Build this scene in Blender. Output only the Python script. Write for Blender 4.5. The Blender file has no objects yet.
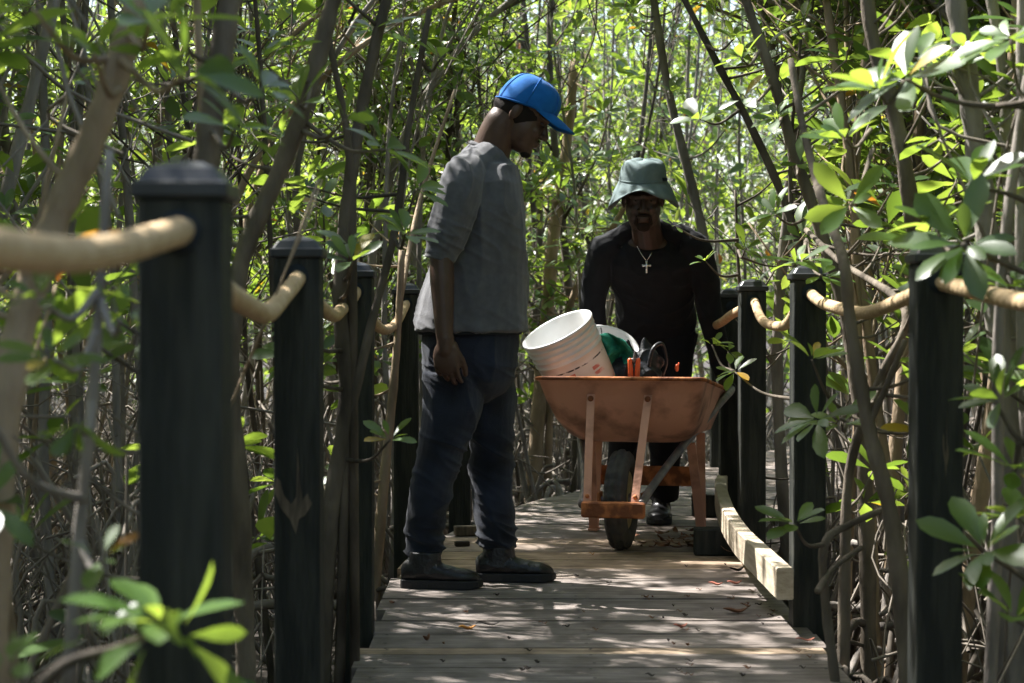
import bpy, math, random
import numpy as np
from mathutils import Vector, Matrix, noise

# ------------------------------------------------------------------ camera, light, exposure
scene = bpy.context.scene
F, CX, HY, CH = 2000.0, 512.0, 308.0, 0.97        # focal length in px, centre column, horizon row, eye height over deck
cam_d = bpy.data.cameras.new("camera"); cam = bpy.data.objects.new("camera", cam_d)
scene.collection.objects.link(cam); scene.camera = cam
cam_d.sensor_width = 36; cam_d.lens = 36 * F / 1024
cam.location = (0, 0, CH)
cam.rotation_euler = (math.radians(90 - 0.96), 0, 0)
cam_d.clip_start = 0.05; cam_d.clip_end = 500
cam_d.dof.use_dof = True; cam_d.dof.focus_distance = 7.5; cam_d.dof.aperture_fstop = 5.6

SUN = Vector((-0.50, 0.34, 0.80)).normalized()     # direction towards the sun
w = bpy.data.worlds.new("World"); scene.world = w; w.use_nodes = True
nt = w.node_tree
sky = nt.nodes.new("ShaderNodeTexSky"); sky.sky_type = 'NISHITA'; sky.sun_disc = False
sky.sun_elevation = math.asin(SUN.z); sky.sun_rotation = math.atan2(SUN.x, SUN.y)
sky.dust_density = 2.5; sky.ozone_density = .7; sky.air_density = 1.0
nt.links.new(sky.outputs[0], nt.nodes["Background"].inputs[0]); nt.nodes["Background"].inputs[1].default_value = 0.11
sl = bpy.data.lights.new("sun", 'SUN'); sl.energy = 5.0; sl.angle = math.radians(0.53); sl.color = (1, .97, .93)
so = bpy.data.objects.new("sun", sl); scene.collection.objects.link(so)
so.rotation_euler = SUN.to_track_quat('Z', 'Y').to_euler()
scene.view_settings.view_transform = 'Standard'; scene.view_settings.look = 'None'
scene.view_settings.exposure = 1.85; scene.view_settings.gamma = 1.0
cy = scene.cycles
cy.use_denoising = True; cy.max_bounces = 8; cy.diffuse_bounces = 4; cy.glossy_bounces = 2
cy.transmission_bounces = 4; cy.transparent_max_bounces = 4; cy.sample_clamp_indirect = 6.0
cy.caustics_reflective = False; cy.caustics_refractive = False

rnd = random.Random(7)
nr = np.random.default_rng(11)
COL = scene.collection

# ------------------------------------------------------------------ helpers
def P(px, py, Y):                                   # photo pixel at depth Y -> world point
    return Vector(((px - CX) * Y / F, Y, CH - (py - HY) * Y / F))

def tag(o, label=None, cat=None, group=None, kind=None):
    if label: o['label'] = label
    if cat: o['category'] = cat
    if group: o['group'] = group
    if kind: o['kind'] = kind
    return o

def empty(name, loc=(0, 0, 0), rz=0, **k):
    o = bpy.data.objects.new(name, None); COL.objects.link(o); o.location = loc; o.rotation_euler = (0, 0, rz)
    o.empty_display_size = .1
    return tag(o, **k)

class MB:
    def __init__(s): s.v = []; s.f = []; s.m = []
    def add(s, vs, fs, mi=0):
        b = len(s.v); s.v += [tuple(v) for v in vs]; s.f += [tuple(b + i for i in f) for f in fs]; s.m += [mi] * len(fs)
    def box(s, c, size, rot=None, mi=0, bev=0.0):
        hx, hy, hz = size[0] / 2, size[1] / 2, size[2] / 2
        c = Vector(c); R = rot if rot is not None else Matrix.Identity(3)
        if bev <= 0:
            vs = [c + R @ Vector((x * hx, y * hy, z * hz)) for z in (-1, 1) for x, y in ((-1, -1), (1, -1), (1, 1), (-1, 1))]
            s.add(vs, [(3, 2, 1, 0), (4, 5, 6, 7), (0, 1, 5, 4), (1, 2, 6, 5), (2, 3, 7, 6), (3, 0, 4, 7)], mi)
        else:                                        # chamfered along all edges
            lay = []
            for z, k in ((-hz, 1), (-hz + bev, 0), (hz - bev, 0), (hz, 1)):
                i = bev * k
                pts = []
                for sx, sy, o in ((-1, -1, 0), (-1, -1, 1), (1, -1, 1), (1, -1, 0), (1, 1, 0), (1, 1, 1), (-1, 1, 1), (-1, 1, 0)):
                    x, y = hx - i, hy - i
                    if o: pts.append(Vector((sx * (x - bev), sy * y, z)))
                    else: pts.append(Vector((sx * x, sy * (y - bev), z)))
                lay.append([c + R @ p for p in pts])
            s.loft(lay, mi=mi)
    def loft(s, rings, caps=True, mi=0, closed=True):
        n = len(rings[0]); vs = [p for r in rings for p in r]; fs = []
        for i in range(len(rings) - 1):
            for j in range(n if closed else n - 1):
                k = (j + 1) % n
                fs.append((i * n + j, i * n + k, (i + 1) * n + k, (i + 1) * n + j))
        if caps:
            fs.append(tuple(range(n - 1, -1, -1))); fs.append(tuple((len(rings) - 1) * n + j for j in range(n)))
        s.add(vs, fs, mi)
    def tube(s, pts, rad, seg=8, caps=True, mi=0):
        pts = [Vector(p) for p in pts]
        if not hasattr(rad, '__len__'): rad = [rad] * len(pts)
        rings = []; up = Vector((0.31, 0.17, .93)).normalized(); pu = None
        for i, p in enumerate(pts):
            t = (pts[min(i + 1, len(pts) - 1)] - pts[max(i - 1, 0)])
            if t.length < 1e-9: t = Vector((0, 0, 1))
            t.normalize()
            if pu is None:
                u = t.cross(up)
                if u.length < .1: u = t.cross(Vector((1, 0, 0)))
            else:
                u = pu - t * pu.dot(t)
                if u.length < 1e-4: u = t.cross(up)
            u.normalize(); pu = u; v = t.cross(u)
            rings.append([p + (u * math.cos(a) + v * math.sin(a)) * rad[i] for a in [2 * math.pi * j / seg for j in range(seg)]])
        s.loft(rings, caps, mi)
    def ell(s, c, r, R=None, nu=20, nv=12, mi=0):
        c = Vector(c); R = R if R is not None else Matrix.Identity(3); rings = []
        for i in range(1, nv):
            a = math.pi * i / nv
            rings.append([c + R @ Vector((r[0] * math.sin(a) * math.cos(b), r[1] * math.sin(a) * math.sin(b), -r[2] * math.cos(a))) for b in [2 * math.pi * j / nu for j in range(nu)]])
        s.loft(rings, True, mi)
    def caps(s, a, b, ra, rb, seg=14):               # round-ended tapered limb
        a = Vector(a); b = Vector(b); d = (b - a).normalized(); pts = []; rr = []
        for k in range(5):
            t = math.pi / 2 * (1 - k / 4); pts.append(a - d * ra * math.sin(t)); rr.append(max(ra * math.cos(t), .0008))
        for k in range(5):
            t = math.pi / 2 * k / 4; pts.append(b + d * rb * math.sin(t)); rr.append(max(rb * math.cos(t), .0008))
        s.tube(pts, rr, seg)
    def mesh(s, name, smooth=True):
        me = bpy.data.meshes.new(name); me.from_pydata(s.v, [], s.f); me.update()
        if smooth: me.polygons.foreach_set('use_smooth', [True] * len(me.polygons))
        return me
    def build(s, name, mat, parent=None, smooth=True, mats=None):
        me = s.mesh(name, smooth)
        for m in (mats or [mat]): me.materials.append(m)
        if mats: me.polygons.foreach_set('material_index', s.m)
        o = bpy.data.objects.new(name, me); COL.objects.link(o); o.parent = parent
        return o

def smooth_path(pts, n=8):                          # Catmull-Rom
    pts = [Vector(p) for p in pts]; q = [pts[0] * 2 - pts[1]] + pts + [pts[-1] * 2 - pts[-2]]; out = []
    for i in range(1, len(q) - 2):
        for k in range(n):
            t = k / n; a, b, c, d = q[i - 1:i + 3]
            out.append(0.5 * ((2 * b) + (c - a) * t + (2 * a - 5 * b + 4 * c - d) * t * t + (3 * b - a - 3 * c + d) * t ** 3))
    out.append(pts[-1]); return out

def lerp_list(vals, n):
    m = len(vals) - 1
    return [vals[min(int(i / (n - 1) * m), m - 1)] * (1 - (i / (n - 1) * m - min(int(i / (n - 1) * m), m - 1))) + vals[min(int(i / (n - 1) * m), m - 1) + 1] * (i / (n - 1) * m - min(int(i / (n - 1) * m), m - 1)) for i in range(n)]

def remesh(mb, name, mat, parent, vox=.005, smooth=4, disp=None):
    me = mb.mesh(name + "_src"); tmp = bpy.data.objects.new("tmp", me); COL.objects.link(tmp)
    m = tmp.modifiers.new("r", 'REMESH'); m.mode = 'VOXEL'; m.voxel_size = vox
    if smooth:
        m2 = tmp.modifiers.new("s", 'SMOOTH'); m2.iterations = smooth; m2.factor = .5
    dg = bpy.context.evaluated_depsgraph_get(); dg.update()
    out = bpy.data.meshes.new_from_object(tmp.evaluated_get(dg))
    bpy.data.objects.remove(tmp); bpy.data.meshes.remove(me)
    if disp:
        nv = len(out.vertices); co = np.empty(nv * 3); out.vertices.foreach_get('co', co); co = co.reshape(-1, 3)
        no = np.array([tuple(v.normal) for v in out.vertices])
        d = np.array([disp(Vector(c), Vector(n_)) for c, n_ in zip(co, no)])
        co = co + no * d[:, None]; out.vertices.foreach_set('co', co.ravel()); out.update()
    out.polygons.foreach_set('use_smooth', [True] * len(out.polygons))
    out.name = name; out.materials.clear(); out.materials.append(mat)
    o = bpy.data.objects.new(name, out); COL.objects.link(o); o.parent = parent
    return o

# ------------------------------------------------------------------ materials
def N(t, typ, **kw):
    n = t.nodes.new(typ)
    for k, v in kw.items(): setattr(n, k, v)
    return n

def mat(name, col, rough=.7, spec=.4, metal=0, var=None, scale=20, bump=0, bscale=60, stretch=(1, 1, 1), detail=6, sheen=0, coords='Object', ramp=(.3, .7)):
    m = bpy.data.materials.new(name); m.use_nodes = True; t = m.node_tree; L = t.links
    b = t.nodes["Principled BSDF"]
    b.inputs['Base Color'].default_value = (*col, 1); b.inputs['Roughness'].default_value = rough
    b.inputs['Specular IOR Level'].default_value = spec; b.inputs['Metallic'].default_value = metal
    if sheen: b.inputs['Sheen Weight'].default_value = sheen
    tc = N(t, "ShaderNodeTexCoord"); mp = N(t, "ShaderNodeMapping"); mp.inputs['Scale'].default_value = stretch
    L.new(tc.outputs[coords], mp.inputs[0])
    if var:
        nz = N(t, "ShaderNodeTexNoise"); nz.inputs['Scale'].default_value = scale; nz.inputs['Detail'].default_value = detail
        L.new(mp.outputs[0], nz.inputs['Vector'])
        cr = N(t, "ShaderNodeValToRGB"); cr.color_ramp.elements[0].position = ramp[0]; cr.color_ramp.elements[1].position = ramp[1]
        cr.color_ramp.elements[0].color = (*col, 1); cr.color_ramp.elements[1].color = (*var, 1)
        L.new(nz.outputs['Fac'], cr.inputs[0]); L.new(cr.outputs[0], b.inputs['Base Color'])
    if bump:
        n2 = N(t, "ShaderNodeTexNoise"); n2.inputs['Scale'].default_value = bscale; n2.inputs['Detail'].default_value = 5
        L.new(mp.outputs[0], n2.inputs['Vector'])
        bp = N(t, "ShaderNodeBump"); bp.inputs['Strength'].default_value = bump; bp.inputs['Distance'].default_value = .01
        L.new(n2.outputs['Fac'], bp.inputs['Height']); L.new(bp.outputs[0], b.inputs['Normal'])
    return m

def leaf_mat(name='leaf', dry=False):
    m = bpy.data.materials.new(name); m.use_nodes = True; t = m.node_tree; L = t.links
    b = t.nodes["Principled BSDF"]; out = t.nodes["Material Output"]
    at = N(t, "ShaderNodeAttribute", attribute_name='var')
    cr = N(t, "ShaderNodeValToRGB"); e = cr.color_ramp.elements
    tr = N(t, "ShaderNodeValToRGB"); g = tr.color_ramp.elements
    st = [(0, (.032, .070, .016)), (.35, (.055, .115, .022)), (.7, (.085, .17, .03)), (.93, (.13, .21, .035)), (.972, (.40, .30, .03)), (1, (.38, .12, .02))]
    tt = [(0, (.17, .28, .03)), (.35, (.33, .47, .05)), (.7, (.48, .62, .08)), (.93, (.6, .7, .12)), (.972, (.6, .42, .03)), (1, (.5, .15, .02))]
    for ramp, s_ in ((cr, st), (tr, tt)):
        el = ramp.color_ramp.elements
        el[0].position = s_[0][0]; el[0].color = (*s_[0][1], 1); el[1].position = 1; el[1].color = (*s_[-1][1], 1)
        for p_, c_ in s_[1:-1]:
            x = el.new(p_); x.color = (*c_, 1)
        L.new(at.outputs['Fac'], ramp.inputs[0])
    L.new(cr.outputs[0], b.inputs['Base Color']); b.inputs['Roughness'].default_value = .40; b.inputs['Specular IOR Level'].default_value = .65
    ts = N(t, "ShaderNodeBsdfTranslucent"); L.new(tr.outputs[0], ts.inputs['Color'])
    mx = N(t, "ShaderNodeMixShader"); mx.inputs[0].default_value = .42
    L.new(b.outputs[0], mx.inputs[1]); L.new(ts.outputs[0], mx.inputs[2]); L.new(mx.outputs[0], out.inputs[0])
    return m

def bark_mat(name, c1, c2, sc=14):
    m = mat(name, c1, .85, .2, var=c2, scale=sc, bump=.6, bscale=70, stretch=(1, 1, .35))
    return m

def plank_mat():
    m = bpy.data.materials.new("weathered_wood"); m.use_nodes = True; t = m.node_tree; L = t.links
    b = t.nodes["Principled BSDF"]; b.inputs['Roughness'].default_value = .75; b.inputs['Specular IOR Level'].default_value = .3
    at = N(t, "ShaderNodeAttribute", attribute_name='tone'); tc = N(t, "ShaderNodeTexCoord")
    off = N(t, "ShaderNodeVectorMath", operation='ADD'); cmb = N(t, "ShaderNodeCombineXYZ")
    mu = N(t, "ShaderNodeMath", operation='MULTIPLY'); mu.inputs[1].default_value = 37
    L.new(at.outputs['Fac'], mu.inputs[0]); L.new(mu.outputs[0], cmb.inputs[0]); L.new(mu.outputs[0], cmb.inputs[2])
    L.new(tc.outputs['Object'], off.inputs[0]); L.new(cmb.outputs[0], off.inputs[1])
    mp = N(t, "ShaderNodeMapping"); mp.inputs['Scale'].default_value = (1.2, 26, 26); L.new(off.outputs[0], mp.inputs[0])
    nz = N(t, "ShaderNodeTexNoise"); nz.inputs['Scale'].default_value = 3; nz.inputs['Detail'].default_value = 8; L.new(mp.outputs[0], nz.inputs['Vector'])
    base = N(t, "ShaderNodeValToRGB"); el = base.color_ramp.elements
    el[0].position = 0; el[0].color = (.19, .165, .15, 1); el[1].position = 1; el[1].color = (.48, .35, .21, 1)
    for p_, c_ in ((.45, (.29, .247, .222)), (.62, (.34, .28, .24)), (.8, (.42, .315, .225))):
        x = el.new(p_); x.color = (*c_, 1)
    L.new(at.outputs['Fac'], base.inputs[0])
    gr = N(t, "ShaderNodeValToRGB"); gr.color_ramp.elements[0].position = .35; gr.color_ramp.elements[0].color = (.42, .40, .38, 1); gr.color_ramp.elements[1].position = .65; gr.color_ramp.elements[1].color = (1.1, 1.1, 1.1, 1)
    L.new(nz.outputs['Fac'], gr.inputs[0])
    mx = N(t, "ShaderNodeMixRGB", blend_type='MULTIPLY'); mx.inputs[0].default_value = .8
    L.new(base.outputs[0], mx.inputs[1]); L.new(gr.outputs[0], mx.inputs[2])
    n3 = N(t, "ShaderNodeTexNoise"); n3.inputs['Scale'].default_value = 9; n3.inputs['Detail'].default_value = 7; L.new(tc.outputs['Object'], n3.inputs['Vector'])
    g3 = N(t, "ShaderNodeValToRGB"); g3.color_ramp.elements[0].position = .38; g3.color_ramp.elements[0].color = (.45, .43, .4, 1); g3.color_ramp.elements[1].position = .6; g3.color_ramp.elements[1].color = (1, 1, 1, 1)
    L.new(n3.outputs['Fac'], g3.inputs[0])
    m2 = N(t, "ShaderNodeMixRGB", blend_type='MULTIPLY'); m2.inputs[0].default_value = .7
    L.new(mx.outputs[0], m2.inputs[1]); L.new(g3.outputs[0], m2.inputs[2]); L.new(m2.outputs[0], b.inputs['Base Color'])
    bp = N(t, "ShaderNodeBump"); bp.inputs['Strength'].default_value = .6; bp.inputs['Distance'].default_value = .006
    L.new(nz.outputs['Fac'], bp.inputs['Height']); L.new(bp.outputs[0], b.inputs['Normal'])
    return m

M = dict(
    leaf=leaf_mat(),
    bark=bark_mat("grey_brown_bark", (.125, .11, .098), (.34, .305, .27)),
    bark_mid=bark_mat("brown_bark", (.07, .057, .045), (.21, .175, .135)),
    bark_tan=bark_mat("tan_bark", (.19, .14, .09), (.41, .315, .215)),
    bark_dark=bark_mat("dark_bark", (.045, .037, .030), (.15, .125, .10)),
    twig=mat("dead_twig", (.13, .11, .09), .8, .2, var=(.30, .26, .215), scale=3, coords='Object'),
    mud=mat("mud", (.022, .018, .014), .8, .3, var=(.055, .042, .03), scale=2.2, bump=.8, bscale=12),
    plank=plank_mat(),
    post=mat("dark_painted_post", (.013, .0155, .0135), .65, .25, var=(.060, .062, .050), scale=5, bump=.6, bscale=22, stretch=(6, 6, .7), ramp=(.42, .85), detail=9),
    post_cap=mat("dark_cap", (.014, .016, .018), .42, .45, var=(.028, .031, .034), scale=30),
    bare=mat("bare_wood", (.05, .042, .032), .8, .2, var=(.17, .135, .095), scale=20, stretch=(4, 4, .7)),
    rope=None,
    new_timber=mat("pale_timber", (.38, .31, .22), .7, .3, var=(.58, .50, .38), scale=5, bump=.3, bscale=25, stretch=(6, 1, 12)),
    skin_deep=mat("skin_deep", (.042, .024, .017), .5, .4, var=(.058, .033, .023), scale=14, bump=.12, bscale=180), stubble=mat("stubble", (.024, .015, .011), .85, .15, bump=.4, bscale=400),
    skin=mat("skin_dark", (.060, .032, .021), .45, .45, var=(.085, .046, .03), scale=14, bump=.12, bscale=180),
    hair=mat("black_hair", (.018, .013, .011), .8, .2, bump=.4, bscale=400),
    eye=mat("eye_white", (.085, .06, .048), .25, .5), iris=mat("iris", (.01, .006, .004), .2, .5),
    shirt=mat("grey_jersey", (.085, .085, .092), .9, .15, var=(.12, .12, .128), scale=30, bump=.35, bscale=500, sheen=.3),
    jeans=mat("dark_denim", (.006, .0075, .013), .85, .2, var=(.022, .029, .05), scale=7, bump=.5, bscale=420, sheen=.15),
    cap=mat("blue_cap_cloth", (.006, .105, .36), .85, .2, var=(.010, .14, .45), scale=30, bump=.2, bscale=700, sheen=.1),
    shoe=mat("black_leather", (.012, .012, .013), .36, .4, bump=.25, bscale=120), sole=mat("black_rubber", (.016, .016, .017), .65, .3, bump=.2, bscale=150),
    lace=mat("grey_lace", (.14, .14, .145), .8, .2),
    blackshirt=mat("black_cotton", (.0075, .008, .0105), .85, .2, var=(.012, .013, .016), scale=25, bump=.35, bscale=450, sheen=.04),
    pants=mat("black_trousers", (.010, .010, .012), .9, .2, bump=.3, bscale=300),
    hat=mat("faded_teal_canvas", (.135, .18, .185), .9, .15, var=(.20, .25, .25), scale=22, bump=.3, bscale=500),
    hatband=mat("dark_webbing", (.02, .025, .03), .8, .2),
    silver=mat("silver", (.75, .75, .75), .25, .5, metal=1),
    tray=mat("faded_orange_paint", (.17, .08, .05), .6, .35, var=(.60, .31, .21), scale=5.5, bump=.35, bscale=30, ramp=(.33, .50), detail=9),
    rust=mat("rusty_orange_steel", (.17, .06, .025), .75, .3, var=(.46, .17, .06), scale=14, bump=.4, bscale=60, ramp=(.42, .55)),
    steel=mat("scuffed_grey_steel", (.11, .115, .125), .5, .5, metal=.4, var=(.29, .247, .222), scale=18, bump=.2),
    rubber=mat("dusty_tyre_rubber", (.030, .030, .030), .8, .3, var=(.085, .08, .07), scale=9, bump=.3),
    rim=mat("yellowish_rim", (.40, .32, .12), .5, .4, var=(.22, .15, .07), scale=20),
    bucket=mat("white_plastic", (.78, .78, .78), .35, .5, var=(.66, .65, .63), scale=8),
    print_red=mat("faded_red_print", (.62, .22, .18), .5, .3, var=(.78, .70, .68), scale=26, ramp=(.45, .6)),
    print_dark=mat("dark_print", (.03, .03, .04), .5, .3, var=(.7, .7, .7), scale=40, ramp=(.5, .58)),
    green=mat("green_mesh_cloth", (.012, .16, .10), .6, .3, var=(.02, .22, .15), scale=40, bump=.5, bscale=120),
    bag=mat("black_nylon", (.011, .012, .016), .5, .4, bump=.4, bscale=60),
    orange=mat("orange_plastic", (.75, .12, .03), .4, .5),
    dry=mat("dry_leaf_brown", (.10, .05, .028), .75, .3, var=(.22, .10, .05), scale=18),
    dry_orange=mat("dry_leaf_orange", (.60, .27, .04), .6, .3, var=(.50, .16, .03), scale=30),
    dry_red=mat("dry_leaf_red", (.32, .09, .06), .7, .3, var=(.40, .18, .12), scale=30),
    dry_dark=mat("dry_leaf_dark", (.028, .020, .016), .8, .3),
)
def rope_mat():
    m = mat("tan_rope", (.40, .28, .15), .85, .2, var=(.55, .41, .25), scale=40, bump=.3, bscale=220)
    return m
M['rope'] = rope_mat()

# ------------------------------------------------------------------ path outline
def pw(tab):
    ys = [a for a, b in tab]; xs = [b for a, b in tab]
    return lambda y: float(np.interp(y, ys, xs))
XL = pw([(0, -.42), (7.6, -.42), (8.7, -.24), (9.95, .06), (10.7, .40), (12.2, 1.08), (14, 1.95), (17, 3.6), (22, 7)])
XR = pw([(0, .90), (7.5, .90), (9, .99), (10.1, 1.15), (11.2, 1.62), (12.5, 2.25), (14, 3.2), (17, 5.2), (22, 9)])
def in_path(x, y, m=0.0): return XL(y) - m < x < XR(y) + m

GZ = -0.55
# ground sheet
def ground():
    mb = MB(); n = 90; ys = np.concatenate([np.linspace(-20, 30, 60), np.geomspace(31, 300, 14)]); xs = np.concatenate([-np.geomspace(200, 12, 10), np.linspace(-11, 11, 50), np.geomspace(12, 200, 10)])
    vs = [(x, y, GZ + .05 * noise.noise(Vector((x * 1.3, y * 1.3, 0))) + .02 * noise.noise(Vector((x * 5, y * 5, 3)))) for y in ys for x in xs]
    nx = len(xs)
    fs = [(j * nx + i, j * nx + i + 1, (j + 1) * nx + i + 1, (j + 1) * nx + i) for j in range(len(ys) - 1) for i in range(nx - 1)]
    mb.add(vs, fs); tag(mb.build("ground", M['mud']), kind='structure')
ground()

# ------------------------------------------------------------------ boardwalk
def deck():
    # plank joints (distance along the walk) and tones; tone -> colour ramp of the timber
    cuts = [(0.6, .3)]
    y = .6
    while y < 5.1: y += .236; cuts.append((y, rnd.choice([.1, .3, .4, .5])))
    cuts = [c for c in cuts if c[0] < 5.12]
    cuts += [(5.17, .35), (5.39, .30), (5.605, .30), (5.71, .84), (5.95, .40), (6.19, .22), (6.42, .34), (6.66, .28), (6.92, .42), (7.17, .32), (7.43, .66), (7.70, .80), (7.94, .84), (8.19, .70), (8.43, .76), (8.78, .45), (9.02, .60), (9.29, .42)]
    y = 9.29
    while y < 19: y += .25; cuts.append((y, rnd.choice([.2, .4, .5, .55, .62])))
    V = []; Fc = []; tone = []
    for i in range(len(cuts) - 1):
        y0, y1 = cuts[i][0], cuts[i + 1][0]; tn = cuts[i + 1][1] + rnd.uniform(-.03, .03)
        g = .0035 if i % 1 == 0 else .002
        zt = rnd.uniform(-.003, .002)
        # skew with the bend
        def edge(yy):
            k = max(0, min(1, (yy - 8) / 3)); dy = -k * .62
            xl = XL(yy); w_ = 1.32
            return xl, yy, xl + w_ * (1 - .12 * k), yy + dy * 1.0
        a = edge(y0 + g); b = edge(y1 - g)
        e0 = rnd.uniform(-.02, .015); e1 = rnd.uniform(-.015, .02)
        ns = 10; top = []
        base = len(V)
        for (q, r_) in ((a, 0), (b, 1)):
            for s_ in range(ns + 1):
                t = s_ / ns; x = q[0] + e0 + (q[2] + e1 - q[0] - e0) * t; yy = q[1] + (q[3] - q[1]) * t
                V.append((x, yy, zt + .0015 * noise.noise(Vector((x * 3, yy * 3, i)))))
        for (q, r_) in ((a, 0), (b, 1)):
            for s_ in range(ns + 1):
                t = s_ / ns; x = q[0] + e0 + (q[2] + e1 - q[0] - e0) * t; yy = q[1] + (q[3] - q[1]) * t
                V.append((x, yy, zt - .04))
        m = ns + 1
        for s_ in range(ns):
            Fc.append((base + s_, base + s_ + 1, base + m + s_ + 1, base + m + s_))
            Fc.append((base + 2 * m + s_ + 1, base + 2 * m + s_, base + 3 * m + s_, base + 3 * m + s_ + 1))
            Fc.append((base + s_ + 1, base + s_, base + 2 * m + s_, base + 2 * m + s_ + 1))
            Fc.append((base + m + s_, base + m + s_ + 1, base + 3 * m + s_ + 1, base + 3 * m + s_))
        Fc.append((base, base + m, base + 3 * m, base + 2 * m)); Fc.append((base + ns, base + 2 * m + ns, base + 3 * m + ns, base + m + ns))
        tone += [tn] * (4 * m)
    mb = MB(); mb.add(V, Fc)
    for i in range(len(cuts) - 1):                   # a pair of screw heads at each joist
        if cuts[i][0] > 8.5: break
        for x in (-.36, .22, .84):
            for yy in (cuts[i][0] + .045, cuts[i + 1][0] - .045):
                if cuts[i + 1][0] - cuts[i][0] < .15 and yy > cuts[i][0] + .06: continue
                n0 = len(mb.v); q = Vector((x + rnd.uniform(-.012, .012), yy, .0032)); mb.add([q + Vector((.0055 * math.cos(k * 1.047), .0055 * math.sin(k * 1.047), 0)) for k in range(6)], [(0, 1, 2, 3, 4, 5)], 1); tone += [0] * 6
    o = mb.build("boardwalk", None, smooth=False, mats=[M['plank'], M['hatband']])
    at = o.data.attributes.new('tone', 'FLOAT', 'POINT'); at.data.foreach_set('value', tone)
    tag(o, kind='structure')
    # joists below
    j = MB()
    for x in (-.36, .22, .84):
        j.box((x, 4.2, -.135), (.045, 7.0, .18))
    tag(j.build("boardwalk_joists", M['post'], smooth=False), kind='structure')
deck()

# ------------------------------------------------------------------ posts and ropes
PW = .098
GP_L = "dark rope posts on the left of the boardwalk"; GP_R = "dark rope posts on the right of the boardwalk"
def post(x, y, top, label, group, rz=0, knots=()):
    t = empty("post", (x, y, GZ), rz, label=label, cat="post", group=group)
    h = top - GZ; hh = h - .045
    b = MB(); b.box((0, 0, (hh - .3) / 2), (PW, PW, hh + .3), bev=.0025)
    sh = b.build("shaft", M['post'], t, smooth=False)
    c = MB(); w_ = PW / 2 + .008
    def sq(s_, z, r_=.004): return [Vector((sx * (s_ - (r_ if o else 0)), sy * (s_ - (0 if o else r_)), z)) for sx, sy, o in ((-1, -1, 0), (-1, -1, 1), (1, -1, 1), (1, -1, 0), (1, 1, 0), (1, 1, 1), (-1, 1, 1), (-1, 1, 0))]
    c.loft([sq(w_ - .003, hh), sq(w_, hh + .004), sq(w_, hh + .018), sq(w_ - .006, hh + .021), sq(w_ * .72, hh + .036), sq(w_ * .4, hh + .044), sq(.004, hh + .047, .001)])
    c.build("post_cap", M['post_cap'], t, smooth=False)
    # rope hole collar
    k = MB(); k.tube([(0, -PW / 2 - .003, h - .085), (0, -PW / 2 + .004, h - .085)], .026, 16)
    k.build("rope_hole", M['hatband'], t)
    for (kx, kz, kw, kh) in knots:
        q = MB(); z = kz - GZ
        pts = [(kx + kw * a, z + kh * b_) for a, b_ in ((-.5, .22), (-.46, .46), (-.36, .40), (-.28, .16), (-.10, .02), (.02, .14), (.05, .95), (.12, .34), (.17, .08), (.29, .20), (.40, .02), (.24, -.16), (.09, -.22), (.01, -.48), (-.12, -.24), (-.36, -.04))]
        q.loft([[Vector((a, -PW / 2 + .003, b_)) for a, b_ in pts], [Vector((a * 1 , -PW / 2 - .002, b_)) for a, b_ in pts]])
        q.build("bare_knot", M['bare'], t, smooth=False)
    return t
PL = [(-.40, .40, 1.14), (-.388, 2.38, 1.143), (-.458, 4.3, 1.122), (-.462, 5.95, 1.105), (-.425, 8.05, 1.07), (-.235, 9.0, 1.07)]
PR = [(.93, 2.2, 1.12), (.905, 4.27, 1.11), (.905, 6.12, 1.10), (.93, 7.75, 1.08), (1.005, 9.2, 1.06), (1.26, 12.2, 1.03)]
post(*PL[0], "rope post closest to the camera at the left, just outside the picture", GP_L)
post(*PL[1], "large blurred dark post nearest on the left with a flat pyramid cap", GP_L)
post(*PL[2], "second dark post on the left, with a pale split knot low down", GP_L, knots=[(-.003, .55, .088, .13)])
post(*PL[3], "third dark post on the left, half hidden by stems and leaves", GP_L)
post(*PL[4], "slim dark post directly behind the back of the man in the blue cap", GP_L)
post(*PL[5], "dark post showing only between the legs of the man in the blue cap", GP_L)
post(*PR[0], "rope post closest to the camera at the right, just outside the picture", GP_R)
post(*PR[1], "largest post on the right with leaves over its cap and a narrow pale knot", GP_R, knots=[(.012, .66, .014, .10), (.02, 1.03, .022, .04)])
post(*PR[2], "second dark post on the right, beside the near end of the pale rail", GP_R)
post(*PR[3], "dark post on the right between the wheelbarrow and the sagging rope", GP_R)
post(*PR[4], "dark post just right of the wheelbarrow, behind the other posts", GP_R)
post(*PR[5], "farthest dark post on the right, where the boardwalk bends away", GP_R)

def rope(a, b, sag, label, group, r=.0165, mid=None, dips=0):
    a = Vector(a); b = Vector(b); n = 44; pts = []
    for i in range(n + 1):
        t = i / n; p = a.lerp(b, t); p.z -= sag * 4 * t * (1 - t)
        if mid: p.x += mid * math.sin(math.pi * t)
        p.x += .004 * math.sin(t * 9 + a.x * 5); p.z += .003 * math.sin(t * 14 + a.y)
        pts.append(p)
    # twisted strands: three lobes that turn along the rope
    mb = MB(); rings = []; acc = 0
    dense = smooth_path(pts, 9)
    for i, p in enumerate(dense):
        t = (dense[min(i + 1, len(dense) - 1)] - dense[max(i - 1, 0)]).normalized()
        if i: acc += (dense[i] - dense[i - 1]).length
        u = t.cross(Vector((0, 0, 1))).normalized(); v = u.cross(t); ph = acc * 150
        rings.append([p + (u * math.cos(q) + v * math.sin(q)) * r * (1 + .055 * math.cos(3 * (q) - ph)) for q in [2 * math.pi * j / 24 for j in range(24)]])
    mb.loft(rings)
    o = mb.build("rope", M['rope']); tag(o, label, "rope", group)
GR = "thick tan ropes strung between the posts"
def hole(p, side): return (p[0], p[1] + side * (PW / 2 - .01), p[2] - .085)
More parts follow.
